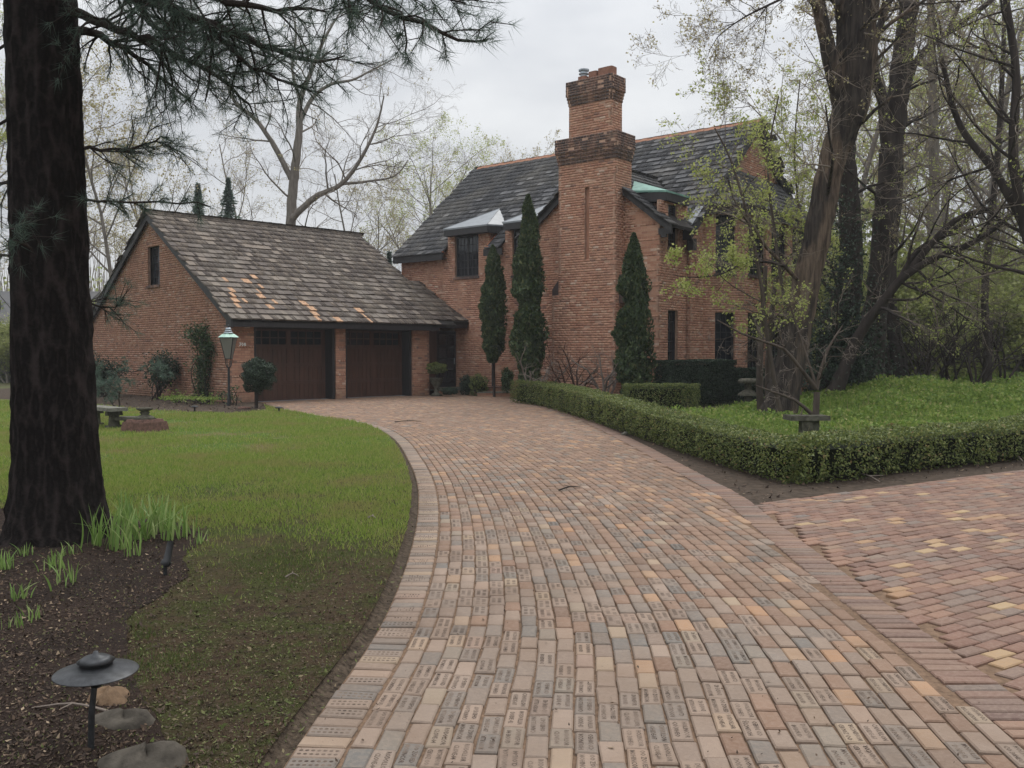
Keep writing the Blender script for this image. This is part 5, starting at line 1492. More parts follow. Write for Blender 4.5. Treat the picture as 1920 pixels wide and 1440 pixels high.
# front hedge: base line measured on its driveway side, pushed back by half its width
fb = np.array([G(*p) for p in [(958, 755), (1010, 762), (1080, 783), (1150, 806), (1240, 838), (1330, 868), (1420, 895), (1470, 907)]])
T = np.gradient(fb, axis=0); T /= np.linalg.norm(T, axis=1)[:, None]
fc = fb+np.stack([-T[:, 1], T[:, 0]], 1)*0.30
hedge('box_hedge', 'long clipped box hedge curving along the right side of the driveway', [tuple(p) for p in fc], 0.70, 0.66, 1700, 0.036, lump=0.07, hs_=lambda x, y: (0.50+0.19*sstep(12, 26, y))/0.66)
e0 = fc[-1]
rb_ = [tuple(e0+np.array((-0.10, 0.22))), G(1545, 905), G(1700, 884), G(1920, 860)]
rb_ = [rb_[0]]+[(x+0.12, y+0.33) for x, y in rb_[1:]]+[(9.8, 16.2), (12.5, 18.2)]
hedge('box_hedge', 'looser box hedge running right from the driveway corner below the garden bank', rb_, 0.78, 0.54, 1900, 0.040, lump=0.10)
hedge('box_hedge', 'short straight box hedge joining the back of the long curved hedge', [(GW(1172, 24.4), 24.4), (GW(1240, 24.5), 24.5), (GW(1306, 24.6), 24.6)], 0.55, 0.74, 1700, 0.04)
hedge('dark_hedge', 'tall dark hedge under the windows of the bay', [(4.35, 26.2), (5.6, 26.9), (6.5, 27.7)], 0.8, 1.36, 2600, 0.05, 'yew_leaf')
hedge('dark_hedge', 'lower dark shrub mass between the tall dark hedge and the leaning tree', [(6.7, 27.6), (7.9, 28.3)], 1.0, 1.1, 2400, 0.055, 'yew_leaf')

def column(label, px, Y, zb, zt, rmax, mat='cypress_leaf', name='cypress', stem=True, dens=2600, topshape=1.0, seed=0, low=0.75):
    r = np.random.default_rng(seed+5); x0 = GW(px, Y); n = int(dens*(zt-zb)*rmax*3.2)
    t = r.random(n); t = 1-(1-t)**1.15*1.0
    a = r.uniform(0, 6.283, n)
    prof = np.interp(t, [0, 0.06, 0.25, 0.55, 0.8, 0.93, 1.0], [low*0.6, low, 1.0, 0.92, 0.62, 0.32, 0.03])
    z = zb+(zt-zb)*t
    lumpv = 1+1.5*fn(a*2+np.sin(a)*2, z*2.2, 1.0, seed, 5)+0.12*np.sin(a*2+z*3.1+seed)
    rad = rmax*prof*lumpv*(1-0.4*r.random(n)**2)*1.05
    P = np.stack([x0+rad*np.cos(a), Y+rad*np.sin(a), z], 1)
    stray = r.random(n) < 0.10; rad = np.where(stray, rad*(1.12+0.22*r.random(n)), rad); z = z+np.where(stray, 0.08, 0)
    outn = np.stack([np.cos(a), np.sin(a), np.full(n, 0.2)], 1)
    ax = np.stack([np.cos(a)*0.35, np.sin(a)*0.35, np.ones(n)], 1)
    V, F = leaves(P, 0.13, r, nrm=outn, axis=ax, jitter=0.65, aspect=0.42)
    th = thing(name, label, 'cypress tree', (x0, Y, 0)); link('foliage', npmesh('foliage', V, F, mat), th)
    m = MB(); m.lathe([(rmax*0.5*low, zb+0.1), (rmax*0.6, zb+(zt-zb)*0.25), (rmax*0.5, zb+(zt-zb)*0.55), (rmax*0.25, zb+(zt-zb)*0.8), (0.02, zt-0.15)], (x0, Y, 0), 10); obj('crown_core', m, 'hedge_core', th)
    tb = Tubes(); tb.add([(x0+0.05, Y, 0), (x0+0.02, Y, zb+0.3), (x0, Y, zb+1)], [0.05, 0.045, 0.03], 8); link('trunk', tb.mesh('trunk', 'bark_dark'), th)
column('slim cypress with a bare stem left of the tallest one by the front wall', 924, 32.3, 1.25, 5.35, 0.44, seed=1, low=0.55)
column('tallest cypress standing left of the chimney', 990, 28.9, 0.15, 6.55, 0.45, seed=2)
column('broad-based cypress standing right of the chimney', 1187, 26.3, 0.1, 5.0, 0.44, seed=3, low=1.05)

# ball and topiary shrubs
def ball(name, label, c, rx, rz, n, leaf, mat, trunk=None, half=False, cat='shrub', lobes=0.1):
    P = rt.normal(size=(n, 3)); P /= np.linalg.norm(P, axis=1)[:, None]
    if half: P = P[P[:, 2] > -0.35]
    k = 1+lobes*np.sin(P[:, 0]*9+1)+lobes*np.sin(P[:, 1]*11)+lobes*np.sin(P[:, 2]*10+P[:, 0]*5)
    k = k*(1-0.3*rt.random(len(P))**2)
    Q = np.array(c)+P*k[:, None]*np.array((rx, rx, rz))
    Q[:, 2] = np.maximum(Q[:, 2], 0.03)
    V, F = leaves(Q, leaf, rt, nrm=P, jitter=0.7); th = thing(name, label, cat, (c[0], c[1], 0)); link('foliage', npmesh('foliage', V, F, mat), th)
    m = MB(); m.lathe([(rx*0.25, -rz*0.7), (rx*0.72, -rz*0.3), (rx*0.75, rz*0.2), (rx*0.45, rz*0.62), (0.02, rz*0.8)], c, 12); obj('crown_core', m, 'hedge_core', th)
    if trunk:
        tb = Tubes(); tb.add([(c[0]+trunk[0], c[1], 0), (c[0]+trunk[0]*0.8, c[1], c[2]*0.5), (c[0], c[1], c[2])], [trunk[1]]*3, 7); link('trunk', tb.mesh('trunk', 'bark_dark'), th)
    return th
c = at(484, 702, 25.4); ball('topiary_shrub', 'clipped mushroom-headed yew on a bare stem beside the left garage door', (c[0], 25.4, c[2]-0.02), 0.45, 0.46, 9000, 0.05, 'yew_leaf', (-0.06, 0.05))
c = at(818, 690, 33.0); ball('topiary_ball', 'flat-topped green topiary growing in the urn at the entry', (c[0], 33.0, c[2]), 0.36, 0.20, 3500, 0.05, 'box_leaf', (0, 0.02))
for (px, py, Y, r_, h_, lab, mt) in ((897, 722, 33.0, 0.34, 0.42, 'round green shrub left of the brick steps', 'box_leaf'), (876, 722, 33.6, 0.30, 0.36, 'dark small shrub against the entry wall', 'yew_leaf'), (951, 712, 31.6, 0.22, 0.42, 'small dark bush at the right end of the brick steps', 'ivy_leaf'),
                                 (843, 733, 32.6, 0.28, 0.12, 'low tangle of leaves on the drive below the doorstep', 'yew_leaf')):
    c = at(px, py, Y); ball('shrub', lab, (c[0], Y, max(c[2], 0.15)), r_, h_, 1800, 0.055, mt)
def bush(label, px, pyc, Y, rx, rz, n, leaf, mat, seed, trunk=True, name='shrub', stems=9):
    r = np.random.default_rng(seed); c = at(px, pyc, Y); cl = []
    tb = Tubes()
    for k in range(stems):
        e = c+r.normal(size=3)*np.array((rx*0.55, rx*0.4, rz*0.55)); e[2] = max(e[2], 0.2)
        st = np.array((c[0]+r.normal()*0.08, Y, 0.0)); P, rr = smooth_path([st, (st+e)/2+r.normal(size=3)*0.12, e], [0.025, 0.015, 0.006], 0.15); tb.add(P, rr, 5)
        m_ = n//stems; q = e+r.normal(size=(m_, 3))*np.array((rx*0.33, rx*0.3, rz*0.30)); cl.append(q)
        q2 = P[r.integers(len(P)//2, len(P), m_//3)]+r.normal(size=(m_//3, 3))*0.12; cl.append(q2)
    Q = np.concatenate(cl); Q = Q[Q[:, 2] > 0.03]
    V, F = leaves(Q, leaf, r); th = thing(name, label, 'shrub', (c[0], Y, 0))
    link('foliage', npmesh('foliage', V, F, mat), th); link('stems', tb.mesh('stems', 'bark_dark'), th)
bush('evergreen climber on a thick ivy-clad stem against the garage end wall', 378, 642, 28.9, 0.58, 0.42, 3600, 0.075, 'ivy_leaf', 31, name='climbing_plant')
tbv = None
c = at(377, 705, 28.8)
P = np.stack([rt.normal(size=2200)*0.12+c[0], rt.normal(size=2200)*0.1+28.8, rt.uniform(0.02, 1.5, 2200)], 1)
V, F = leaves(P, 0.06, rt); th = [o for o in COL.objects if o.name.startswith('climbing_plant')][0]; link('stem_ivy', npmesh('stem_ivy', V, F, 'ivy_leaf'), th)
bush('dark straggly shrub against the middle of the garage end wall', 292, 695, 30.2, 0.55, 0.66, 3000, 0.07, 'yew_leaf', 32)
bush('low dark shrub near the far end of the garage end wall', 195, 700, 32.0, 0.55, 0.6, 2200, 0.08, 'yew_leaf', 33)
bush('sparse leafy seedling at the foot of the lantern post', 440, 745, 26.9, 0.25, 0.18, 260, 0.06, 'ivy_leaf', 34, stems=4)
bush('patch of low leaves in the soil below the climbing plant', 385, 764, 27.4, 0.7, 0.06, 600, 0.06, 'groundcover', 35, stems=5)
bush('low yellow-green plant in the bed left of the climbing plant', 330, 762, 28.2, 0.4, 0.07, 400, 0.06, 'groundcover', 36, stems=5)

# daylilies: every clump is a plant, every blade a leaf
def blade_mesh(r, L, w, bend):
    m = MB(); n = 6; vs = []
    for i in range(n+1):
        t = i/n; x = bend*L*t*t; z = L*(t-0.28*bend*t*t); ww = w*(1-t)**0.6*(0.75+0.5*min(1, t*3))
        vs += [(x, -ww/2, z), (x+ww*0.16, 0, z-ww*0.1), (x, ww/2, z)]
    fs = []
    for i in range(n): a = i*3; fs += [(a, a+1, a+4, a+3), (a+1, a+2, a+5, a+4)]
    m.add(vs, fs); return m.mesh('leaf', 'daylily_leaf', True)
BLm = [blade_mesh(rt, 1.0, 0.058, bd) for bd in (0.15, 0.3, 0.5, 0.75, 1.0)]
def clump(label, px, py, n, L, spread, z=0.036, pale=False):
    x, y = G(px, py, z); th = thing('daylily', label, 'plant', (x, y, z), 'daylilies sprouting round the pine')
    for k in range(int(n*1.5)):
        o = bpy.data.objects.new('leaf', BLm[min(4, int(abs(rt.normal())*1.6))]); COL.objects.link(o); o.parent = th
        l = L*rt.uniform(0.55, 1.1); o.scale = (l, l*rt.uniform(0.8, 1.3)*(0.34/max(L, 0.12))**0.5, l); o.rotation_euler = (rt.normal()*0.12, rt.normal()*0.12, rt.uniform(0, 6.28))
        o.location = (rt.normal()*spread, rt.normal()*spread, -0.005)
for (px, py, n, L, s, lab) in [(183,1022,16,0.36,0.045,'daylily clump touching the pine trunk'), (222,1030,18,0.36,0.05,'second daylily clump from the pine trunk, leaning left'), (262,1012,20,0.38,0.06,'tall thick daylily clump in the middle of the row behind the spotlight'),
        (292,1000,18,0.37,0.05,'daylily clump just left of the black spotlight'), (322,1012,16,0.34,0.05,'daylily clump directly behind the black spotlight'), (348,1004,12,0.30,0.05,'daylily clump at the right end of the row'), (252,1042,7,0.22,0.03,'small daylily shoot in front of the tall row'),
        (240,985,14,0.34,0.05,'daylily clump at the back of the row beside the trunk'), (305,985,14,0.32,0.05,'daylily clump at the back right of the row'), (372,1018,10,0.14,0.06,'short sprouting daylily at the edge of the grass'),
        (105,1065,16,0.15,0.05,'short daylily clump in the mulch below the trunk'), (130,1040,10,0.12,0.04,'low sprouts close under the front of the trunk'), (45,1042,10,0.12,0.04,'low sprouts left of the trunk foot'), (12,1066,12,0.16,0.04,'daylily clump cut by the left edge'),
        (40,1122,10,0.13,0.035,'yellowish daylily sprout in the open mulch'), (120,1095,9,0.20,0.06,'daylily with leaves flopped flat on the mulch'), (60,1160,8,0.11,0.05,'pale daylily shoots in the lower left mulch'), (22,1178,5,0.12,0.04,'two pale flattened shoots at the left edge')]:
    clump(lab, px, py, n, L, s)

# ------------------------------------------------------------ the big pine
PY = 7.65; PX = GW(104, PY)
pine = thing('pine_tree', 'huge dark pine trunk at the left with long needled boughs across the top', 'pine tree', (PX, PY, 0))
tb = Tubes()
zs = np.array([-0.05, 0.03, 0.10, 0.22, 0.4, 0.7, 1.1, 2, 3, 4, 5, 7, 9, 12, 15, 18, 21])
wd = 0.92*np.array([0.56, 0.50, 0.455, 0.42, 0.39, 0.365, 0.35, 0.325, 0.31, 0.30, 0.285, 0.26, 0.23, 0.18, 0.13, 0.08, 0.03])
pts = [(PX-0.065*min(z, 6)/4.0*0.9, PY, z) for z in zs]
P, rr = smooth_path(pts, wd, 0.10)
tb.add(P, rr, 64, 0.05, np.random.default_rng(2))
link('trunk', tb.mesh('trunk', 'pine_bark'), pine)
twg = Tubes(); tuft_p, tuft_d = [], []
rp = np.random.default_rng(9)
def bough(path, r0, side_len, side_n, droop=-0.05, start=0.15, tuft_step=0.10, sub=True):
    pts = [np.array(p, float) for p in path]
    P, rr = smooth_path(pts, np.linspace(r0, 0.006, len(pts)), 0.10)
    P = P+rp.normal(size=P.shape)*0.012
    twg.add(P, rr, 6)
    n = len(P)
    for q in range(side_n):
        t = start+(1-start)*(q+rp.random())/side_n; i = min(int(t*(n-1)), n-2); d = P[i+1]-P[i]; d /= np.linalg.norm(d)
        v = rp.normal(size=3); v[2] = v[2]*0.45+droop; v = v-d*(v @ d); v /= np.linalg.norm(v)
        dd = d*rp.uniform(0.4, 1.0)+v; dd /= np.linalg.norm(dd)
        L = side_len*(1-0.5*t)*rp.uniform(0.5, 1.25); m = max(4, int(L/0.10)); Q = [P[i]]; D = dd
        for k in range(m):
            D = D+rp.normal(size=3)*0.16+np.array((0, 0, droop*0.5)); D /= np.linalg.norm(D); Q.append(Q[-1]+D*L/m)
        Q = np.array(Q); twg.add(Q, np.linspace(min(rr[i]*0.5, 0.012), 0.0035, len(Q)), 4)
        for k in range(2 if m > 4 else 1, len(Q)):
            tuft_p.append(Q[k]); tuft_d.append(Q[k]-Q[k-1])
            if sub and rp.random() < 0.75:
                D2 = (Q[k]-Q[k-1])/np.linalg.norm(Q[k]-Q[k-1])+rp.normal(size=3)*0.6; D2 /= np.linalg.norm(D2); e = Q[k]+D2*rp.uniform(0.10, 0.24)
                twg.add([Q[k], e], [0.004, 0.003], 3); tuft_p.append(e); tuft_d.append(D2)
    tuft_p.append(P[-1]); tuft_d.append(P[-1]-P[-2])
A_ = lambda px, py, Y: at(px, py, Y)
bough([A_(135,15,7.6), A_(200,50,7.5), A_(280,78,7.4), A_(350,110,7.4), A_(430,160,7.5), A_(480,215,7.6)], 0.045, 0.75, 30)
bough([A_(140,55,7.7), A_(185,70,7.8), A_(230,90,8.0), A_(300,140,8.2), A_(350,185,8.3)], 0.04, 0.6, 22)
bough([A_(135,-20,7.5), A_(260,-5,7.2), A_(350,25,7.1), A_(430,60,7.1), A_(520,95,7.2), A_(600,120,7.2), A_(650,105,7.3)], 0.05, 0.75, 34)
bough([A_(330,20,7.1), A_(395,50,7.0), A_(395,120,7.0), A_(385,190,7.1)], 0.02, 0.4, 12)
bough([A_(390,50,7.1), A_(450,110,7.1), A_(520,150,7.2), A_(600,175,7.3)], 0.022, 0.5, 16)
bough([A_(135,-60,7.4), A_(300,-40,6.9), A_(430,5,6.8), A_(540,20,6.9), A_(610,12,7.0)], 0.045, 0.7, 30)
bough([A_(230,-60,7.0), A_(330,20,7.1), A_(400,60,7.3), A_(470,90,7.5)], 0.03, 0.6, 26)
bough([A_(200,-60,8.2), A_(280,40,8.2), A_(330,80,8.4), A_(400,110,8.6)], 0.03, 0.6, 26)
bough([A_(155,275,7.7), A_(190,282,7.8), A_(240,280,7.9), A_(290,268,8.0), A_(312,255,8.0)], 0.018, 0.38, 18, 0.0)
bough([A_(155,375,7.6), A_(220,378,7.4), A_(300,380,7.4), A_(390,384,7.5)], 0.012, 0.28, 16, 0.0, sub=False)
bough([A_(60,470,7.3), A_(20,440,6.8), A_(25,425,6.6)], 0.01, 0.22, 5, 0)
bough([A_(150,560,7.8), A_(190,572,7.9), A_(235,568,8.0)], 0.012, 0.3, 7, -0.1)
# high spray right of the top centre
bough([A_(420,-260,6.6), A_(560,-110,6.0), A_(650,-30,5.8), A_(720,20,5.7), A_(790,50,5.7), A_(860,70,5.7), A_(915,80,5.7)], 0.03, 0.42, 30, -0.12)
bough([A_(560,-110,6.0), A_(640,-60,5.9), A_(720,-20,5.9), A_(800,-10,5.9), A_(880,10,5.9)], 0.015, 0.38, 18, -0.12)
bough([A_(700,5,5.7), A_(757,30,5.7), A_(762,80,5.7), A_(765,108,5.7)], 0.006, 0.15, 5, -0.2, sub=False)
bough([A_(600,-60,6.0), A_(640,0,6.0), A_(655,20,6.0)], 0.008, 0.3, 9, -0.12)
# boughs left of the trunk
for (pa, n_) in (([(40,60),(0,90),(-80,120)], 9), ([(40,200),(0,230),(-90,260)], 9), ([(40,330),(-10,345),(-100,330)], 9), ([(45,470),(0,480),(-90,520)], 8)):
    bough([A_(px, py, 8.4+0.2*i) for i, (px, py) in enumerate(pa)], 0.02, 0.5, n_, -0.05)
tp = np.array(tuft_p); td = np.array(tuft_d); td /= np.linalg.norm(td, axis=1)[:, None]
vis = (tp[:, 0]-PX)**2+(tp[:, 1]-PY)**2 > 0.18
tp, td = tp[vis], td[vis]
def needles(tp, td, k, L, w, spread=0.75):
    n = len(tp)*k; c = np.repeat(tp, k, 0); d = np.repeat(td, k, 0)+rp.normal(size=(n, 3))*spread; d /= np.linalg.norm(d, axis=1)[:, None]
    d[:, 2] -= 0.12
    b_ = np.cross(d, rp.normal(size=(n, 3))); b_ /= np.linalg.norm(b_, axis=1)[:, None]
    Ls = (L*rp.uniform(0.7, 1.15, n))[:, None]; c = c+rp.normal(size=(n, 3))*0.012
    V = np.stack([c-b_*w/2, c+b_*w/2, c+d*Ls], 1).reshape(-1, 3); return V, np.arange(3*n).reshape(n, 3)
print('tufts', len(tp))
V, F = needles(tp, td, 17, 0.115, 0.0034); link('needles', npmesh('needles', V, F, 'needle'), pine)
link('boughs', twg.mesh('boughs', 'bark_dark'), pine)
# crown above the picture: keeps the foreground in shade
hi_p, hi_d = [], []; hb_ = Tubes()
for k in range(70):
    z0 = rp.uniform(5.6, 20); a = rp.uniform(0, 6.283); L = (5.2-0.2*max(0, z0-9))*rp.uniform(0.6, 1.0); d = np.array((math.cos(a), math.sin(a), rp.uniform(-0.05, 0.22)))
    Q = [np.array((PX-0.09, PY, z0))]
    for q in range(8): d = d+rp.normal(size=3)*0.08; d /= np.linalg.norm(d); Q.append(Q[-1]+d*L/8)
    hb_.add(Q, np.linspace(0.05, 0.01, 9), 5)
    for q in range(2, 9):
        for w_ in range(12): hi_p.append(Q[q]+rp.normal(size=3)*np.array((0.4, 0.4, 0.15))); hi_d.append(d+rp.normal(size=3)*0.5)
hp3 = np.array(hi_p); hd3 = np.array(hi_d); hd3 /= np.linalg.norm(hd3, axis=1)[:, None]
inview = np.array([(lambda q: q is not None and -40 < q[0] < 1960 and -60 < q[1] < 1440)(proj(p)) for p in hp3])
V, F = needles(hp3[~inview], hd3[~inview], 9, 0.22, 0.022); link('upper_needles', npmesh('upper_needles', V, F, 'needle'), pine); link('upper_boughs', hb_.mesh('upper_boughs', 'bark_dark'), pine)
# young pine by the bench
yp = thing('young_pine', 'wispy young pine seedling between the big trunk and the garage wall', 'pine tree', (*at(225, 760, 21)[:2], 0))
twg = Tubes(); tuft_p, tuft_d = [], []
bough([at(222,776,21), at(225,730,21), at(230,700,21), at(300,695,20.6)], 0.02, 0.55, 9, 0.0); bough([at(222,770,21), at(195,735,21), at(175,700,21)], 0.015, 0.5, 8, 0); bough([at(225,740,21), at(200,720,20.6), at(180,735,20.5)], 0.012, 0.45, 6, 0)
tp = np.array(tuft_p); td = np.array(tuft_d); td /= np.linalg.norm(td, axis=1)[:, None]
V, F = needles(tp, td, 18, 0.15, 0.008); link('needles', npmesh('needles', V, F, 'needle'), yp); link('boughs', twg.mesh('boughs', 'bark_dark'), yp)

# ------------------------------------------------------------ the big trees on the right
SPEC = dict(nseg=[8, 7, 6, 5, 4], wander=[0.06, 0.12, 0.16, 0.2, 0.22], up=[0.02, 0.04, 0.04, 0.02, 0.0], kids=[9, 6, 5, 4], ratio=[0.62, 0.6, 0.6, 0.6], ang=[(25, 60), (25, 65), (25, 70), (25, 75)],
            start=[0.35, 0.25, 0.2, 0.15], sides=[12, 7, 5, 3, 3], twiglevel=2)
def big_tree(label, limbs, seed, mat='bark_dark', leafmat_=None, leafn=0, lsize=0.05, side=None, name='tree', cat='tree', lump=0.06):
    """limbs: list of (pixel path with depth, width list in metres, number of side branches, side length)"""
    r = np.random.default_rng(seed); tb = Tubes(); tw = Tubes(); tips = []; base = at(*limbs[0][0][0])
    th = thing(name, label, cat, (base[0], base[1], 0))
    fewt = sum(l[2] for l in limbs) <= 12
    for path, wds, ns, sl3 in limbs:
        P, rr = smooth_path([at(*p) for p in path], [w/2 for w in wds], 0.25)
        P[1:-1] += r.normal(size=P[1:-1].shape)*rr[1:-1, None]*0.05
        tb.add(P, rr, 28 if wds[0] > 0.25 else 9, lump if wds[0] > 0.25 else 0.04, r)
        n = len(P)
        for q in range(ns):
            i = min(int((0.25+0.75*(q+r.random())/ns)*(n-1)), n-2); d = P[i+1]-P[i]; d /= np.linalg.norm(d)
            v = r.normal(size=3); v -= d*(v @ d); v /= np.linalg.norm(v); nd = d*r.uniform(0.2, 0.9)+v*1.0
            small = sl3 < 1.0
            sp_ = dict(nseg=[7, 6, 5, 4], wander=[0.14, 0.17, 0.2, 0.22], up=[0.03, 0.02, 0.0, 0.0], kids=[4, 3] if small else [6, 5, 4], ratio=[0.6, 0.6, 0.6], ang=[(25, 65)]*3, start=[0.2, 0.15, 0.15], sides=[6, 4, 3, 3], twiglevel=1)
            grow(r, tb, P[i], nd, sl3*r.uniform(0.6, 1.3), min(rr[i]*0.4, 0.055), 0, sp_, tips, tb if fewt else tw)
    link('trunk', tb.mesh('trunk', mat), th)
    if tw.n: tag(link('twigs', tw.mesh('twigs', 'twig'), th), kind='stuff')
    if leafmat_ and tips:
        T_ = np.array(tips); cc_ = r.integers(0, len(T_), max(1, leafn//7)); Q = T_[cc_[r.integers(0, len(cc_), leafn)]]+r.normal(size=(leafn, 3))*0.06
        V, F = leaves(Q, lsize, r, aspect=0.7); link('crown', npmesh('crown', V, F, leafmat_), th)
    return th
big_tree('leaning tree with grey shaggy bark forking high beside the house', [
    ([(1455,795,21.6),(1463,760,21.6),(1490,640,21.6),(1530,450,21.5),(1560,300,21.4),(1590,215,21.3),(1603,120,21.2),(1610,20,21.1),(1622,-110,21)], [0.92,0.80,0.66,0.60,0.58,0.74,0.86,0.86,0.78], 5, 2.8),
    ([(1578,200,21.3),(1558,120,21.0),(1543,50,20.8),(1520,-60,20.6)], [0.42,0.36,0.30,0.26], 7, 2.4),
    ([(1600,90,21.2),(1580,30,21.0),(1560,-60,20.6)], [0.34,0.30,0.26], 4, 2.0),
    ([(1612,170,21.2),(1632,120,21.4),(1645,60,21.6),(1690,-50,21.8)], [0.28,0.22,0.16,0.12], 6, 2.2)], 41, 'bark_bare', 'bud', 1400, 0.05)
big_tree('dark upright trunk behind the leaning tree wrapped in ivy at its foot', [
    ([(1585,735,26),(1590,700,26),(1588,600,26),(1596,480,26),(1590,350,26),(1585,240,26),(1590,60,26),(1600,-80,26)], [1.2,0.9,0.72,0.62,0.54,0.48,0.4,0.3], 8, 2.6),
    ([(1540,735,25.6),(1548,690,25.6),(1560,600,25.7),(1590,520,25.9)], [0.8,0.6,0.5,0.4], 5, 1.8)], 42, 'bark_dark', 'spring_leaf', 1500, 0.06)
big_tree('tall straight dark trunk with a forked side limb right of the leaning tree', [
    ([(1625,740,27),(1632,690,27),(1645,560,27),(1655,440,27),(1668,320,27),(1685,170,27),(1700,50,27),(1716,-80,27)], [1.2,0.78,0.64,0.62,0.64,0.60,0.54,0.45], 8, 3.0),
    ([(1664,300,27),(1655,190,26.8),(1640,140,26.6),(1636,40,26.4),(1650,-60,26.2)], [0.34,0.30,0.26,0.22,0.16], 6, 2.4),
    ([(1695,175,27),(1715,120,26.8),(1750,80,26.6),(1800,45,26.4),(1860,0,26.2),(1900,-40,26)], [0.26,0.22,0.19,0.16,0.14,0.1], 8, 2.4),
    ([(1775,62,26.5),(1790,30,26.4),(1798,8,26.3)], [0.14,0.12,0.1], 1, 1.0)], 43, 'bark_dark', 'bud', 1500, 0.06)
big_tree('slanting tree whose long bare limbs sweep up to the right edge', [
    ([(1560,745,24.5),(1580,700,24.4),(1610,630,24.3),(1660,560,24),(1700,515,23.8),(1760,480,23.5),(1830,452,23.2),(1900,400,23),(1960,350,22.8)], [0.50,0.36,0.28,0.23,0.20,0.17,0.14,0.11,0.08], 13, 2.4),
    ([(1655,565,24),(1690,520,24.2),(1720,470,24.2),(1790,430,24),(1860,370,24),(1930,310,24)], [0.20,0.17,0.15,0.13,0.10,0.07], 12, 2.2),
    ([(1700,515,23.8),(1770,430,23.7),(1820,400,23.6),(1900,385,23.6)], [0.2,0.16,0.13,0.1], 9, 1.8)], 44, 'bark_dark', 'spring_leaf', 2200, 0.06)
big_tree('medium trunk leaning left in front of the thicket beyond the grassy bank', [
    ([(1692,730,31),(1680,640,31),(1668,560,31),(1672,460,31),(1685,330,31),(1680,200,31)], [0.62,0.46,0.42,0.38,0.30,0.2], 9, 3.0),
    ([(1678,722,31),(1655,650,31),(1640,590,31)], [0.3,0.24,0.2], 3, 1.5)], 45, 'bark_dark', 'bud', 1200, 0.07)
big_tree('slender grey trunk standing in the woods right of the forked tree', [
    ([(1758,725,36),(1756,600,36),(1748,480,36),(1752,330,36),(1748,150,36),(1745,0,36),(1745,-100,36)], [0.5,0.42,0.40,0.38,0.32,0.26,0.2], 16, 3.2)], 46, 'bark_grey', 'bud', 2200, 0.08)
big_tree('thin dark trunk near the right end of the grassy bank', [
    ([(1850,722,29),(1852,640,29),(1846,560,29),(1855,440,29),(1870,300,29),(1880,120,29),(1885,-60,29)], [0.30,0.25,0.23,0.21,0.18,0.14,0.1], 18, 2.6)], 47, 'bark_dark', 'spring_leaf', 2200, 0.07)
big_tree('arching trunk rising from the right edge of the picture', [
    ([(1965,700,22),(1945,560,22),(1925,440,22.2),(1870,330,22.6),(1800,235,23),(1770,130,23.2),(1750,30,23.4)], [0.34,0.28,0.23,0.19,0.15,0.11,0.08], 14, 2.6),
    ([(1925,440,22.2),(1900,300,22),(1905,150,22),(1890,20,22),(1880,-60,22)], [0.26,0.22,0.19,0.15,0.1], 12, 2.4)], 48, 'bark_dark', 'spring_leaf', 2600, 0.055)
# feathery maple saplings between the house and the leaning tree
for (lab, pth, sd, nl, Y) in (('young maple with fresh yellow leaves in front of the bay windows', [(1462,770),(1440,640),(1425,520),(1400,400),(1370,300),(1340,240)], 51, 3400, 20.5),
                       ('slim leafing maple rising beside the leaning trunk against the house roof', [(1500,740),(1470,560),(1450,420),(1440,300),(1460,180)], 52, 3600, 23.5),
                       ('slim leafing tree behind the leaning trunk by the right of the roof', [(1520,720),(1515,560),(1500,420),(1490,280),(1500,150)], 53, 4500, 27)):
    k = len(pth)
    big_tree(lab, [([(x, y, Y-0.1*i) for i, (x, y) in enumerate(pth)], list(np.linspace(0.11, 0.03, k)), 17, 1.5)], sd, 'bark', 'spring_leaf', nl, 0.062)
big_tree('low spreading branch with new leaves crossing in front of the lower house wall', [
    ([(1475,500,21.0),(1430,490,20.6),(1390,495,20.2),(1350,515,19.8),(1290,520,19.6),(1262,515,19.4)], [0.07,0.055,0.045,0.035,0.02,0.012], 12, 0.7)], 54, 'bark_dark', 'spring_leaf', 1300, 0.06, name='leafy_branch', cat='branch')
# upper-left hanging spray from the leaning tree
big_tree('high budding branch hanging into the sky left of the leaning tree', [
    ([(1560,-60,20.6),(1480,-10,20.2),(1400,30,20),(1345,70,19.8),(1325,110,19.8)], [0.09,0.06,0.04,0.02,0.01], 22, 1.4)], 55, 'bark_dark', 'bud', 2600, 0.05, name='budding_branch', cat='branch')
# crooked young tree by the stone bench
big_tree('crooked young tree with pale contorted twigs growing beside the stone bench', [
    ([(1529,800,16.4),(1530,770,16.4),(1532,735,16.4)], [0.15,0.12,0.11], 0, 0),
    ([(1530,728,16.4),(1500,690,16.3),(1470,655,16.2),(1430,640,16.0),(1390,625,15.9),(1345,600,15.8)], [0.085,0.07,0.055,0.045,0.035,0.02], 7, 0.6),
    ([(1531,730,16.4),(1540,690,16.4),(1555,650,16.4),(1580,610,16.5)], [0.08,0.06,0.045,0.02], 5, 0.6),
    ([(1531,728,16.4),(1516,680,16.4),(1490,600,16.4),(1478,560,16.3)], [0.06,0.045,0.03,0.015], 4, 0.5),
    ([(1520,775,16.4),(1490,750,16.2),(1450,735,16.0),(1415,722,15.9)], [0.075,0.055,0.04,0.02], 5, 0.4)], 56, 'twig_pale', None, 0, name='young_tree', lump=0.03)
th = [o for o in COL.objects if o.name.startswith('young_tree')][0]
for ch in th.children: ch.data.materials[0] = MATS['bark' if ch.name.startswith('trunk') else 'twig_pale']
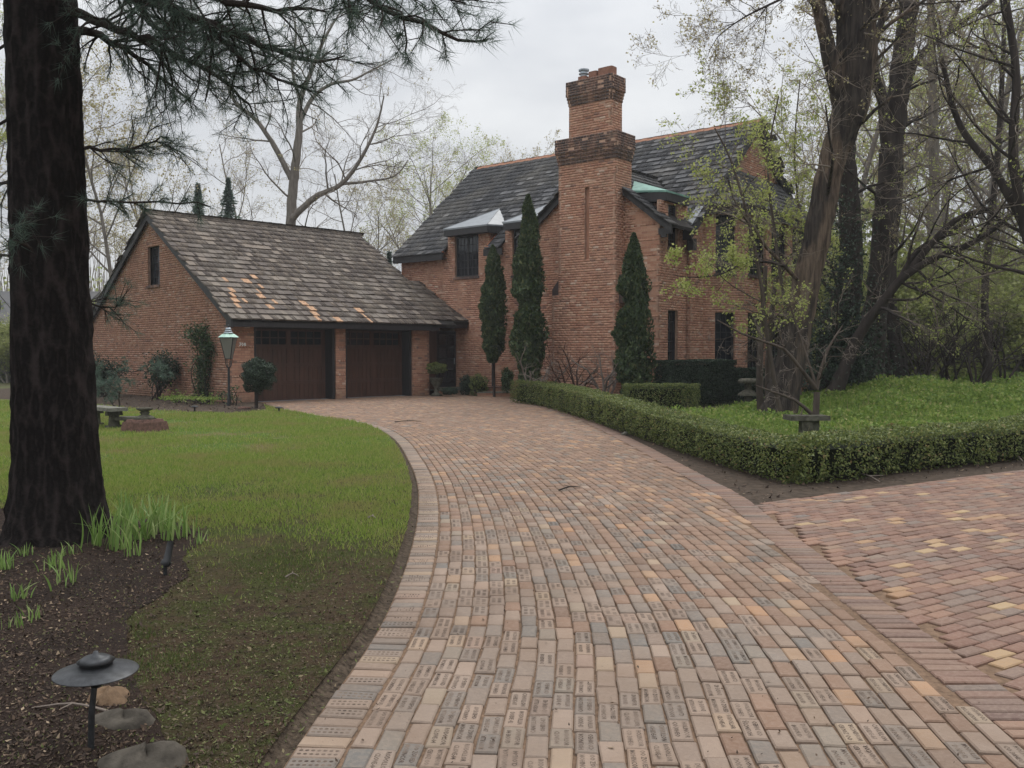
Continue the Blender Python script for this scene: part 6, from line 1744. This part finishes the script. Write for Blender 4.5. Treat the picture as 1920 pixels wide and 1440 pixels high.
# ivy mass on the dark stump
P = np.concatenate([rt.normal(size=(5000, 3))*np.array((0.55, 0.4, 0.55))+at(1575, 640, 25.4), rt.normal(size=(2500, 3))*np.array((0.35, 0.3, 1.3))+at(1585, 520, 25.6), rt.normal(size=(2500, 3))*np.array((0.7, 0.5, 0.25))+at(1570, 700, 25.2)])
P[:, 2] = np.maximum(P[:, 2], gh(P[:, 0], P[:, 1])+0.03)
V, F = leaves(P, 0.09, rt); iv = link('ivy', npmesh('ivy', V, F, 'yew_leaf')); tag(iv, 'dark ivy smothering the stump between the two big trunks', 'ivy')
# bare stems next to the stone lantern
big_tree('cluster of slim upright stems between the stone lantern and the leaning tree', [
    ([(1427,790,22.6),(1424,700,22.6),(1428,620,22.6),(1436,500,22.6)], [0.20,0.16,0.14,0.1], 4, 1.0), ([(1442,792,22.8),(1440,720,22.8),(1442,640,22.8),(1455,520,22.8)], [0.20,0.17,0.14,0.1], 4, 1.0)], 57, 'bark', None, 0, name='tree')
# leafless shrubs at the foot of the chimney
for (lab, x0, sd) in (('leafless reddish shrub at the left foot of the chimney', 1078, 61), ('leafless grey shrub at the right foot of the chimney', 1130, 62), ('thin pale twigs at the foot of the tallest cypress', 1005, 63)):
    r = np.random.default_rng(sd); tb = Tubes(); tips = []; b0_ = at(x0, 735, 27.0 if x0 > 1010 else 28.0); b0_[2] = 0; th = thing('bare_shrub', lab, 'shrub', tuple(b0_))
    for k in range(5):
        d = np.array((r.uniform(-0.9, 0.9), r.uniform(-0.3, 0.1), 1.0))
        grow(r, tb, b0_.copy(), d, 1.75*r.uniform(0.75, 1.1), 0.05, 0, dict(nseg=[6, 5, 4], wander=[0.18, 0.25, 0.25], up=[0.0, 0.05, 0], kids=[6, 4], ratio=[0.6, 0.6], ang=[(30, 70)]*2, start=[0.3, 0.2], sides=[5, 4, 3], twiglevel=9), tips, None)
    link('stems', tb.mesh('stems', 'red_stem' if sd == 61 else 'twig_pale'), th)

# ------------------------------------------------------------ the bare tree behind the garage
big_tree('large bare spreading tree rising behind the garage ridge', [
    ([(543,720,46),(545,560,46),(546,410,46),(552,330,46),(561,250,46),(563,190,46),(585,130,46),(610,70,46),(640,20,46)], [0.62,0.56,0.50,0.44,0.36,0.28,0.2,0.14,0.06], 9, 4.0),
    ([(546,335,46),(515,275,45.8),(480,225,45.6),(440,190,45.4),(418,130,45.2),(400,70,45)], [0.30,0.26,0.2,0.16,0.11,0.06], 12, 3.4),
    ([(560,235,46),(585,185,46.2),(620,158,46.4),(660,150,46.6),(700,130,46.8),(740,110,47)], [0.24,0.2,0.16,0.12,0.09,0.05], 10, 3.0),
    ([(548,410,45.6),(590,370,45.2),(640,345,45),(675,300,44.8),(705,240,44.6),(720,180,44.5)], [0.34,0.28,0.22,0.17,0.12,0.06], 16, 3.2),
    ([(640,345,45),(690,340,45),(740,330,45.2),(765,300,45.4)], [0.16,0.12,0.08,0.04], 8, 2.4),
    ([(563,190,46),(548,130,46),(555,60,46),(540,0,46)], [0.2,0.14,0.1,0.05], 8, 2.8)], 71, 'bark_grey', 'bud', 900, 0.08)

# ------------------------------------------------------------ woodland: shared tree shapes, each tree a thing
def proto(seed, H, kids, leafmat_, leafn, lsize, spread=(25, 55), name='woodland_tree', bark='bark_grey', lowstart=0.35, tw='twig'):
    r = np.random.default_rng(seed); tb = Tubes(); twt = Tubes(); tips = []
    sp_ = dict(SPEC); sp_['kids'] = kids; sp_['ang'] = [spread, (25, 60), (25, 65), (25, 70)]; sp_['start'] = [lowstart, 0.2, 0.15, 0.15]; sp_['ratio'] = [0.5, 0.55, 0.55, 0.55]
    grow(r, tb, np.zeros(3), np.array((r.normal()*0.05, r.normal()*0.05, 1.0)), H, H*0.0095, 0, sp_, tips, twt)
    T_ = np.array(tips); meshes = [('trunk', tb.mesh('trunk', bark)), ('twigs', twt.mesh('twigs', tw))]
    if leafn:
        Q = T_[r.integers(0, len(T_), leafn)]+r.normal(size=(leafn, 3))*0.10; V, F = leaves(Q, lsize, r, aspect=0.7); meshes.append(('crown', npmesh('crown', V, F, leafmat_)))
    th = thing(name, '', 'tree', (0, 0, 0)); 
    for n_, me in meshes: link(n_, me, th, local=True)
    return th
protos = [proto(101, 17, [12, 7, 5, 4], 'bud', 5200, 0.12), proto(102, 19, [13, 7, 5, 4], 'spring_leaf', 6000, 0.11), proto(103, 16, [12, 8, 5, 4], 'bud', 1500, 0.10, (30, 65)), proto(104, 14, [13, 7, 5, 4], 'spring_leaf', 9000, 0.12, (30, 70), lowstart=0.12)]
used = set(); wr_ = random.Random(12)
ORD = ['first', 'second', 'third', 'fourth', 'fifth', 'sixth', 'seventh', 'eighth', 'ninth', 'tenth', 'eleventh', 'twelfth', 'thirteenth', 'fourteenth']
def rank(group, text):
    L = [o for o in COL.objects if o.get('group') == group]
    L.sort(key=lambda o: o.location.x/o.location.y)
    for i, o in enumerate(L[:14]): o['label'] = text % ORD[i]
def place(k, x, y, sc, label, group, z=0.0):
    if k not in used: o = protos[k]; used.add(k)
    else: o = copy_tree(protos[k])
    o.location = (x, y, z-0.08); o.rotation_euler = (0, 0, wr_.uniform(0, 6.28)); o.scale = (sc, sc, sc*wr_.uniform(0.9, 1.15)); o['label'] = label; o['category'] = 'tree'; o['group'] = group
    return o
spots_r = []
for i in range(19):
    for tr_ in range(40):
        y = wr_.uniform(34, 85); t = wr_.uniform(0.30, 0.66); x = y*t
        if all((x-a)**2+(y-b_)**2 > 12 for a, b_ in spots_r): break
    spots_r.append((x, y)); 
    near_ = 'nearer' if y < 50 else 'distant'
    place([1, 3, 0, 2][i % 4] if y < 60 else [0, 2, 1][i % 3], x, y, wr_.uniform(0.75, 1.15), f'{near_} slim woodland tree coming into bud beyond the grassy bank', f'{near_} woodland trees on the right', z=float(gh(x, y)) if x < 55 else 0)
for (px, Y, k, s_) in ((60, 52, 0, 1.0), (170, 40, 2, 0.72), (215, 46, 0, 0.85), (285, 60, 0, 0.8), (385, 60, 2, 0.85), (490, 66, 2, 0.95), (650, 64, 2, 0.9), (705, 70, 0, 0.75), (-30, 48, 3, 0.9), (-90, 56, 1, 1.0), (120, 66, 0, 1.0)):
    place(k, GW(px, Y), Y, s_, 'bare budding tree in the row behind the garage', 'trees behind the garage')
for (px, Y, k, s_) in ((790, 88, 2, 0.95), (835, 80, 0, 1.0), (870, 95, 2, 1.05), (915, 100, 0, 1.1), (1000, 96, 2, 1.12), (1035, 104, 0, 1.15)):
    place(k, GW(px, Y), Y, s_, 'pale far tree showing above the left part of the main roof', 'far trees behind the main roof')
# yellow-green willow behind the garage end
r = np.random.default_rng(91); tips = []; tb = Tubes(); tw = Tubes(); wl = thing('willow_tree', 'yellow-green tree in new leaf between the garage and the main roof', 'tree', (GW(815, 64), 64, 0))
sp_ = dict(SPEC); sp_['kids'] = [12, 6, 5, 3]; grow(r, tb, np.array((GW(815, 64), 64.0, 0)), np.array((0, 0, 1.0)), 14.5, 0.2, 0, sp_, tips, tw)
T_ = np.array(tips); Q = T_[r.integers(0, len(T_), 9000)]+r.normal(size=(9000, 3))*0.12; V, F = leaves(Q, 0.10, r); link('trunk', tb.mesh('trunk', 'bark_grey'), wl); link('twigs', tw.mesh('twigs', 'twig_pale'), wl); link('crown', npmesh('crown', V, F, 'spring_leaf'), wl)
# spruces
def spruce(label, px, Y, H, Rr, seed):
    r = np.random.default_rng(seed); x0 = GW(px, Y); n = 5500; t = r.random(n)**0.8; a = r.uniform(0, 6.28, n); lay = 0.65+0.35*np.sin(t*H*4.5+np.sin(a*5)*1.2)+0.25*np.sin(a*7+t*20)
    rad = Rr*(1-t)*lay*np.sqrt(r.random(n)); P = np.stack([x0+rad*np.cos(a), Y+rad*np.sin(a), 0.5+t*(H-0.5)-rad*0.25], 1)
    ax = np.stack([np.cos(a), np.sin(a), np.full(n, -0.2)], 1); V, F = leaves(P, 0.30, r, axis=ax, jitter=0.4, aspect=0.22)
    th = thing('spruce_tree', label, 'spruce', (x0, Y, 0)); link('crown', npmesh('crown', V, F, 'needle'), th)
    tb = Tubes(); tb.add([(x0, Y, 0), (x0, Y, H*0.5), (x0, Y, H*0.97)], [0.2, 0.12, 0.02], 8); link('trunk', tb.mesh('trunk', 'bark_dark'), th)
spruce('left one of two dark spruces peeping over the garage ridge', 375, 50, 10.8, 3.4, 1); spruce('right, taller one of two dark spruces peeping over the garage ridge', 432, 50, 11.1, 3.2, 2)
spruce('small pointed conifer in the gap between the garage roof and the main house', 731, 52, 7.3, 0.8, 3)
# leafy undergrowth
def shrubproto(seed, H, leafn, mat, lsize, bark='bark_grey'):
    r = np.random.default_rng(seed); tb = Tubes(); tips = []
    for k in range(6):
        d = np.array((r.normal()*0.5, r.normal()*0.5, 1.0)); grow(r, tb, np.array((r.normal()*0.15, r.normal()*0.15, 0)), d, H*r.uniform(0.7, 1.1), 0.045, 0, dict(nseg=[7, 5, 4], wander=[0.14, 0.2, 0.25], up=[0.0, 0.03, 0], kids=[8, 5], ratio=[0.5, 0.6], ang=[(25, 70)]*2, start=[0.25, 0.15], sides=[5, 4, 3], twiglevel=9), tips, None)
    th = thing('woodland_shrub', '', 'shrub', (0, 0, 0)); link('stems', tb.mesh('stems', bark), th, local=True)
    if leafn:
        T_ = np.array(tips); Q = T_[r.integers(0, len(T_), leafn)]+r.normal(size=(leafn, 3))*0.14; V, F = leaves(Q, lsize, r, aspect=0.75); link('foliage', npmesh('foliage', V, F, mat), th, local=True)
    return th
sproto = [shrubproto(201, 3.6, 8500, 'understory', 0.10), shrubproto(202, 3.2, 7000, 'understory', 0.10), shrubproto(203, 3.4, 0, None, 0, 'bark_dark')]
su = set()
def splace(k, x, y, sc, label, group, z=0):
    if k not in su: o = sproto[k]; su.add(k)
    else: o = copy_tree(sproto[k])
    o.location = (x, y, z-0.08); o.rotation_euler = (0, 0, wr_.uniform(0, 6.28)); o.scale = (sc*1.1, sc*1.1, sc); o['label'] = label; o['category'] = 'shrub'; o['group'] = group
for i in range(46):
    y = wr_.uniform(33, 70); x = y*wr_.uniform(0.34, 0.64); splace(i % 2, x, y, wr_.uniform(1.0, 2.1), 'leafy green shrub in the undergrowth beyond the grassy bank', 'undergrowth shrubs on the right', float(gh(x, y)) if x < 55 else 0)
for (px, Y) in ((1722, 28.5), (1738, 29.5), (1790, 29), (1822, 28), (1880, 30), (1700, 33)):
    x = GW(px, Y); splace(2, x, Y, wr_.uniform(0.8, 1.0), 'leafless dark-stemmed shrub on the crest of the grassy bank', 'bare shrubs on the bank', float(gh(x, Y)))
for i in range(16):
    y = wr_.uniform(46, 64); x = y*wr_.uniform(-0.62, -0.50); splace(i % 2, x, y, wr_.uniform(0.7, 1.2), 'green shrub beyond the lawn at the far left', 'shrubs at the far left')
for i in range(12):
    y = wr_.uniform(50, 70); x = y*wr_.uniform(-0.50, -0.1); splace(i % 2, x, y, wr_.uniform(1.0, 1.6), 'green shrub hidden behind the garage', 'shrubs behind the garage')
# far wood: one uncountable mass of stems and leaf
r = np.random.default_rng(301); n = 3200; an = r.uniform(-0.72, 0.78, n); dist = r.uniform(88, 150, n); x0 = np.sin(an)*dist; y0 = np.cos(an)*dist
tb = Tubes()
for i in range(n):
    H = r.uniform(4, 10 if -0.35 < an[i] < 0.25 else 15); lean = r.normal(size=2)*0.08*H
    tb.add([(x0[i], y0[i], 0), (x0[i]+lean[0]*0.5, y0[i]+lean[1]*0.5, H*0.5), (x0[i]+lean[0], y0[i]+lean[1], H)], [r.uniform(0.05, 0.16), 0.06, 0.02], 3)
tag(link('far_wood', tb.mesh('far_wood', 'twig')), 'distant wood of thin grey stems closing the horizon', 'woodland', kind='stuff')
n = 90000; an = r.uniform(-0.72, 0.78, n); dist = r.uniform(84, 140, n); hmax = np.where((an > -0.35) & (an < 0.25), 5, 11)
P = np.stack([np.sin(an)*dist, np.cos(an)*dist, r.random(n)**1.6*hmax*(0.7+0.5*vn(an*60, dist*0.2, 1, 5))], 1); P[:, 2] = np.abs(P[:, 2])
V, F = leaves(P, 0.38, r, aspect=0.7); tag(link('far_wood_foliage', npmesh('far_wood_foliage', V, F, 'understory')), 'distant greenish undergrowth of the far wood', 'woodland', kind='stuff')

rank('trees behind the garage', '%s bare budding tree from the left in the row behind the garage')
rank('far trees behind the main roof', '%s pale far tree from the left above the left part of the main roof')
rank('nearer woodland trees on the right', '%s nearer slim budding tree from the left in the woods beyond the grassy bank')
rank('bare shrubs on the bank', '%s leafless dark-stemmed shrub from the left on the crest of the grassy bank')

HAZE = 0.0007
hz_ = MB(); hz_.box((-170, -12, -1.2), (170, 165, 26)); ho = obj('haze', hz_, None); tag(ho, kind='stuff')
hm_ = bpy.data.materials.new('haze'); hm_.use_nodes = True; ht = hm_.node_tree; ht.nodes.clear()
o1_ = ht.nodes.new('ShaderNodeOutputMaterial'); v1 = ht.nodes.new('ShaderNodeVolumePrincipled'); v1.inputs['Density'].default_value = HAZE
v1.inputs['Color'].default_value = (0.95, 0.97, 1.0, 1); v1.inputs['Anisotropy'].default_value = 0.2; ht.links.new(v1.outputs[0], o1_.inputs['Volume']); ho.data.materials.append(hm_)
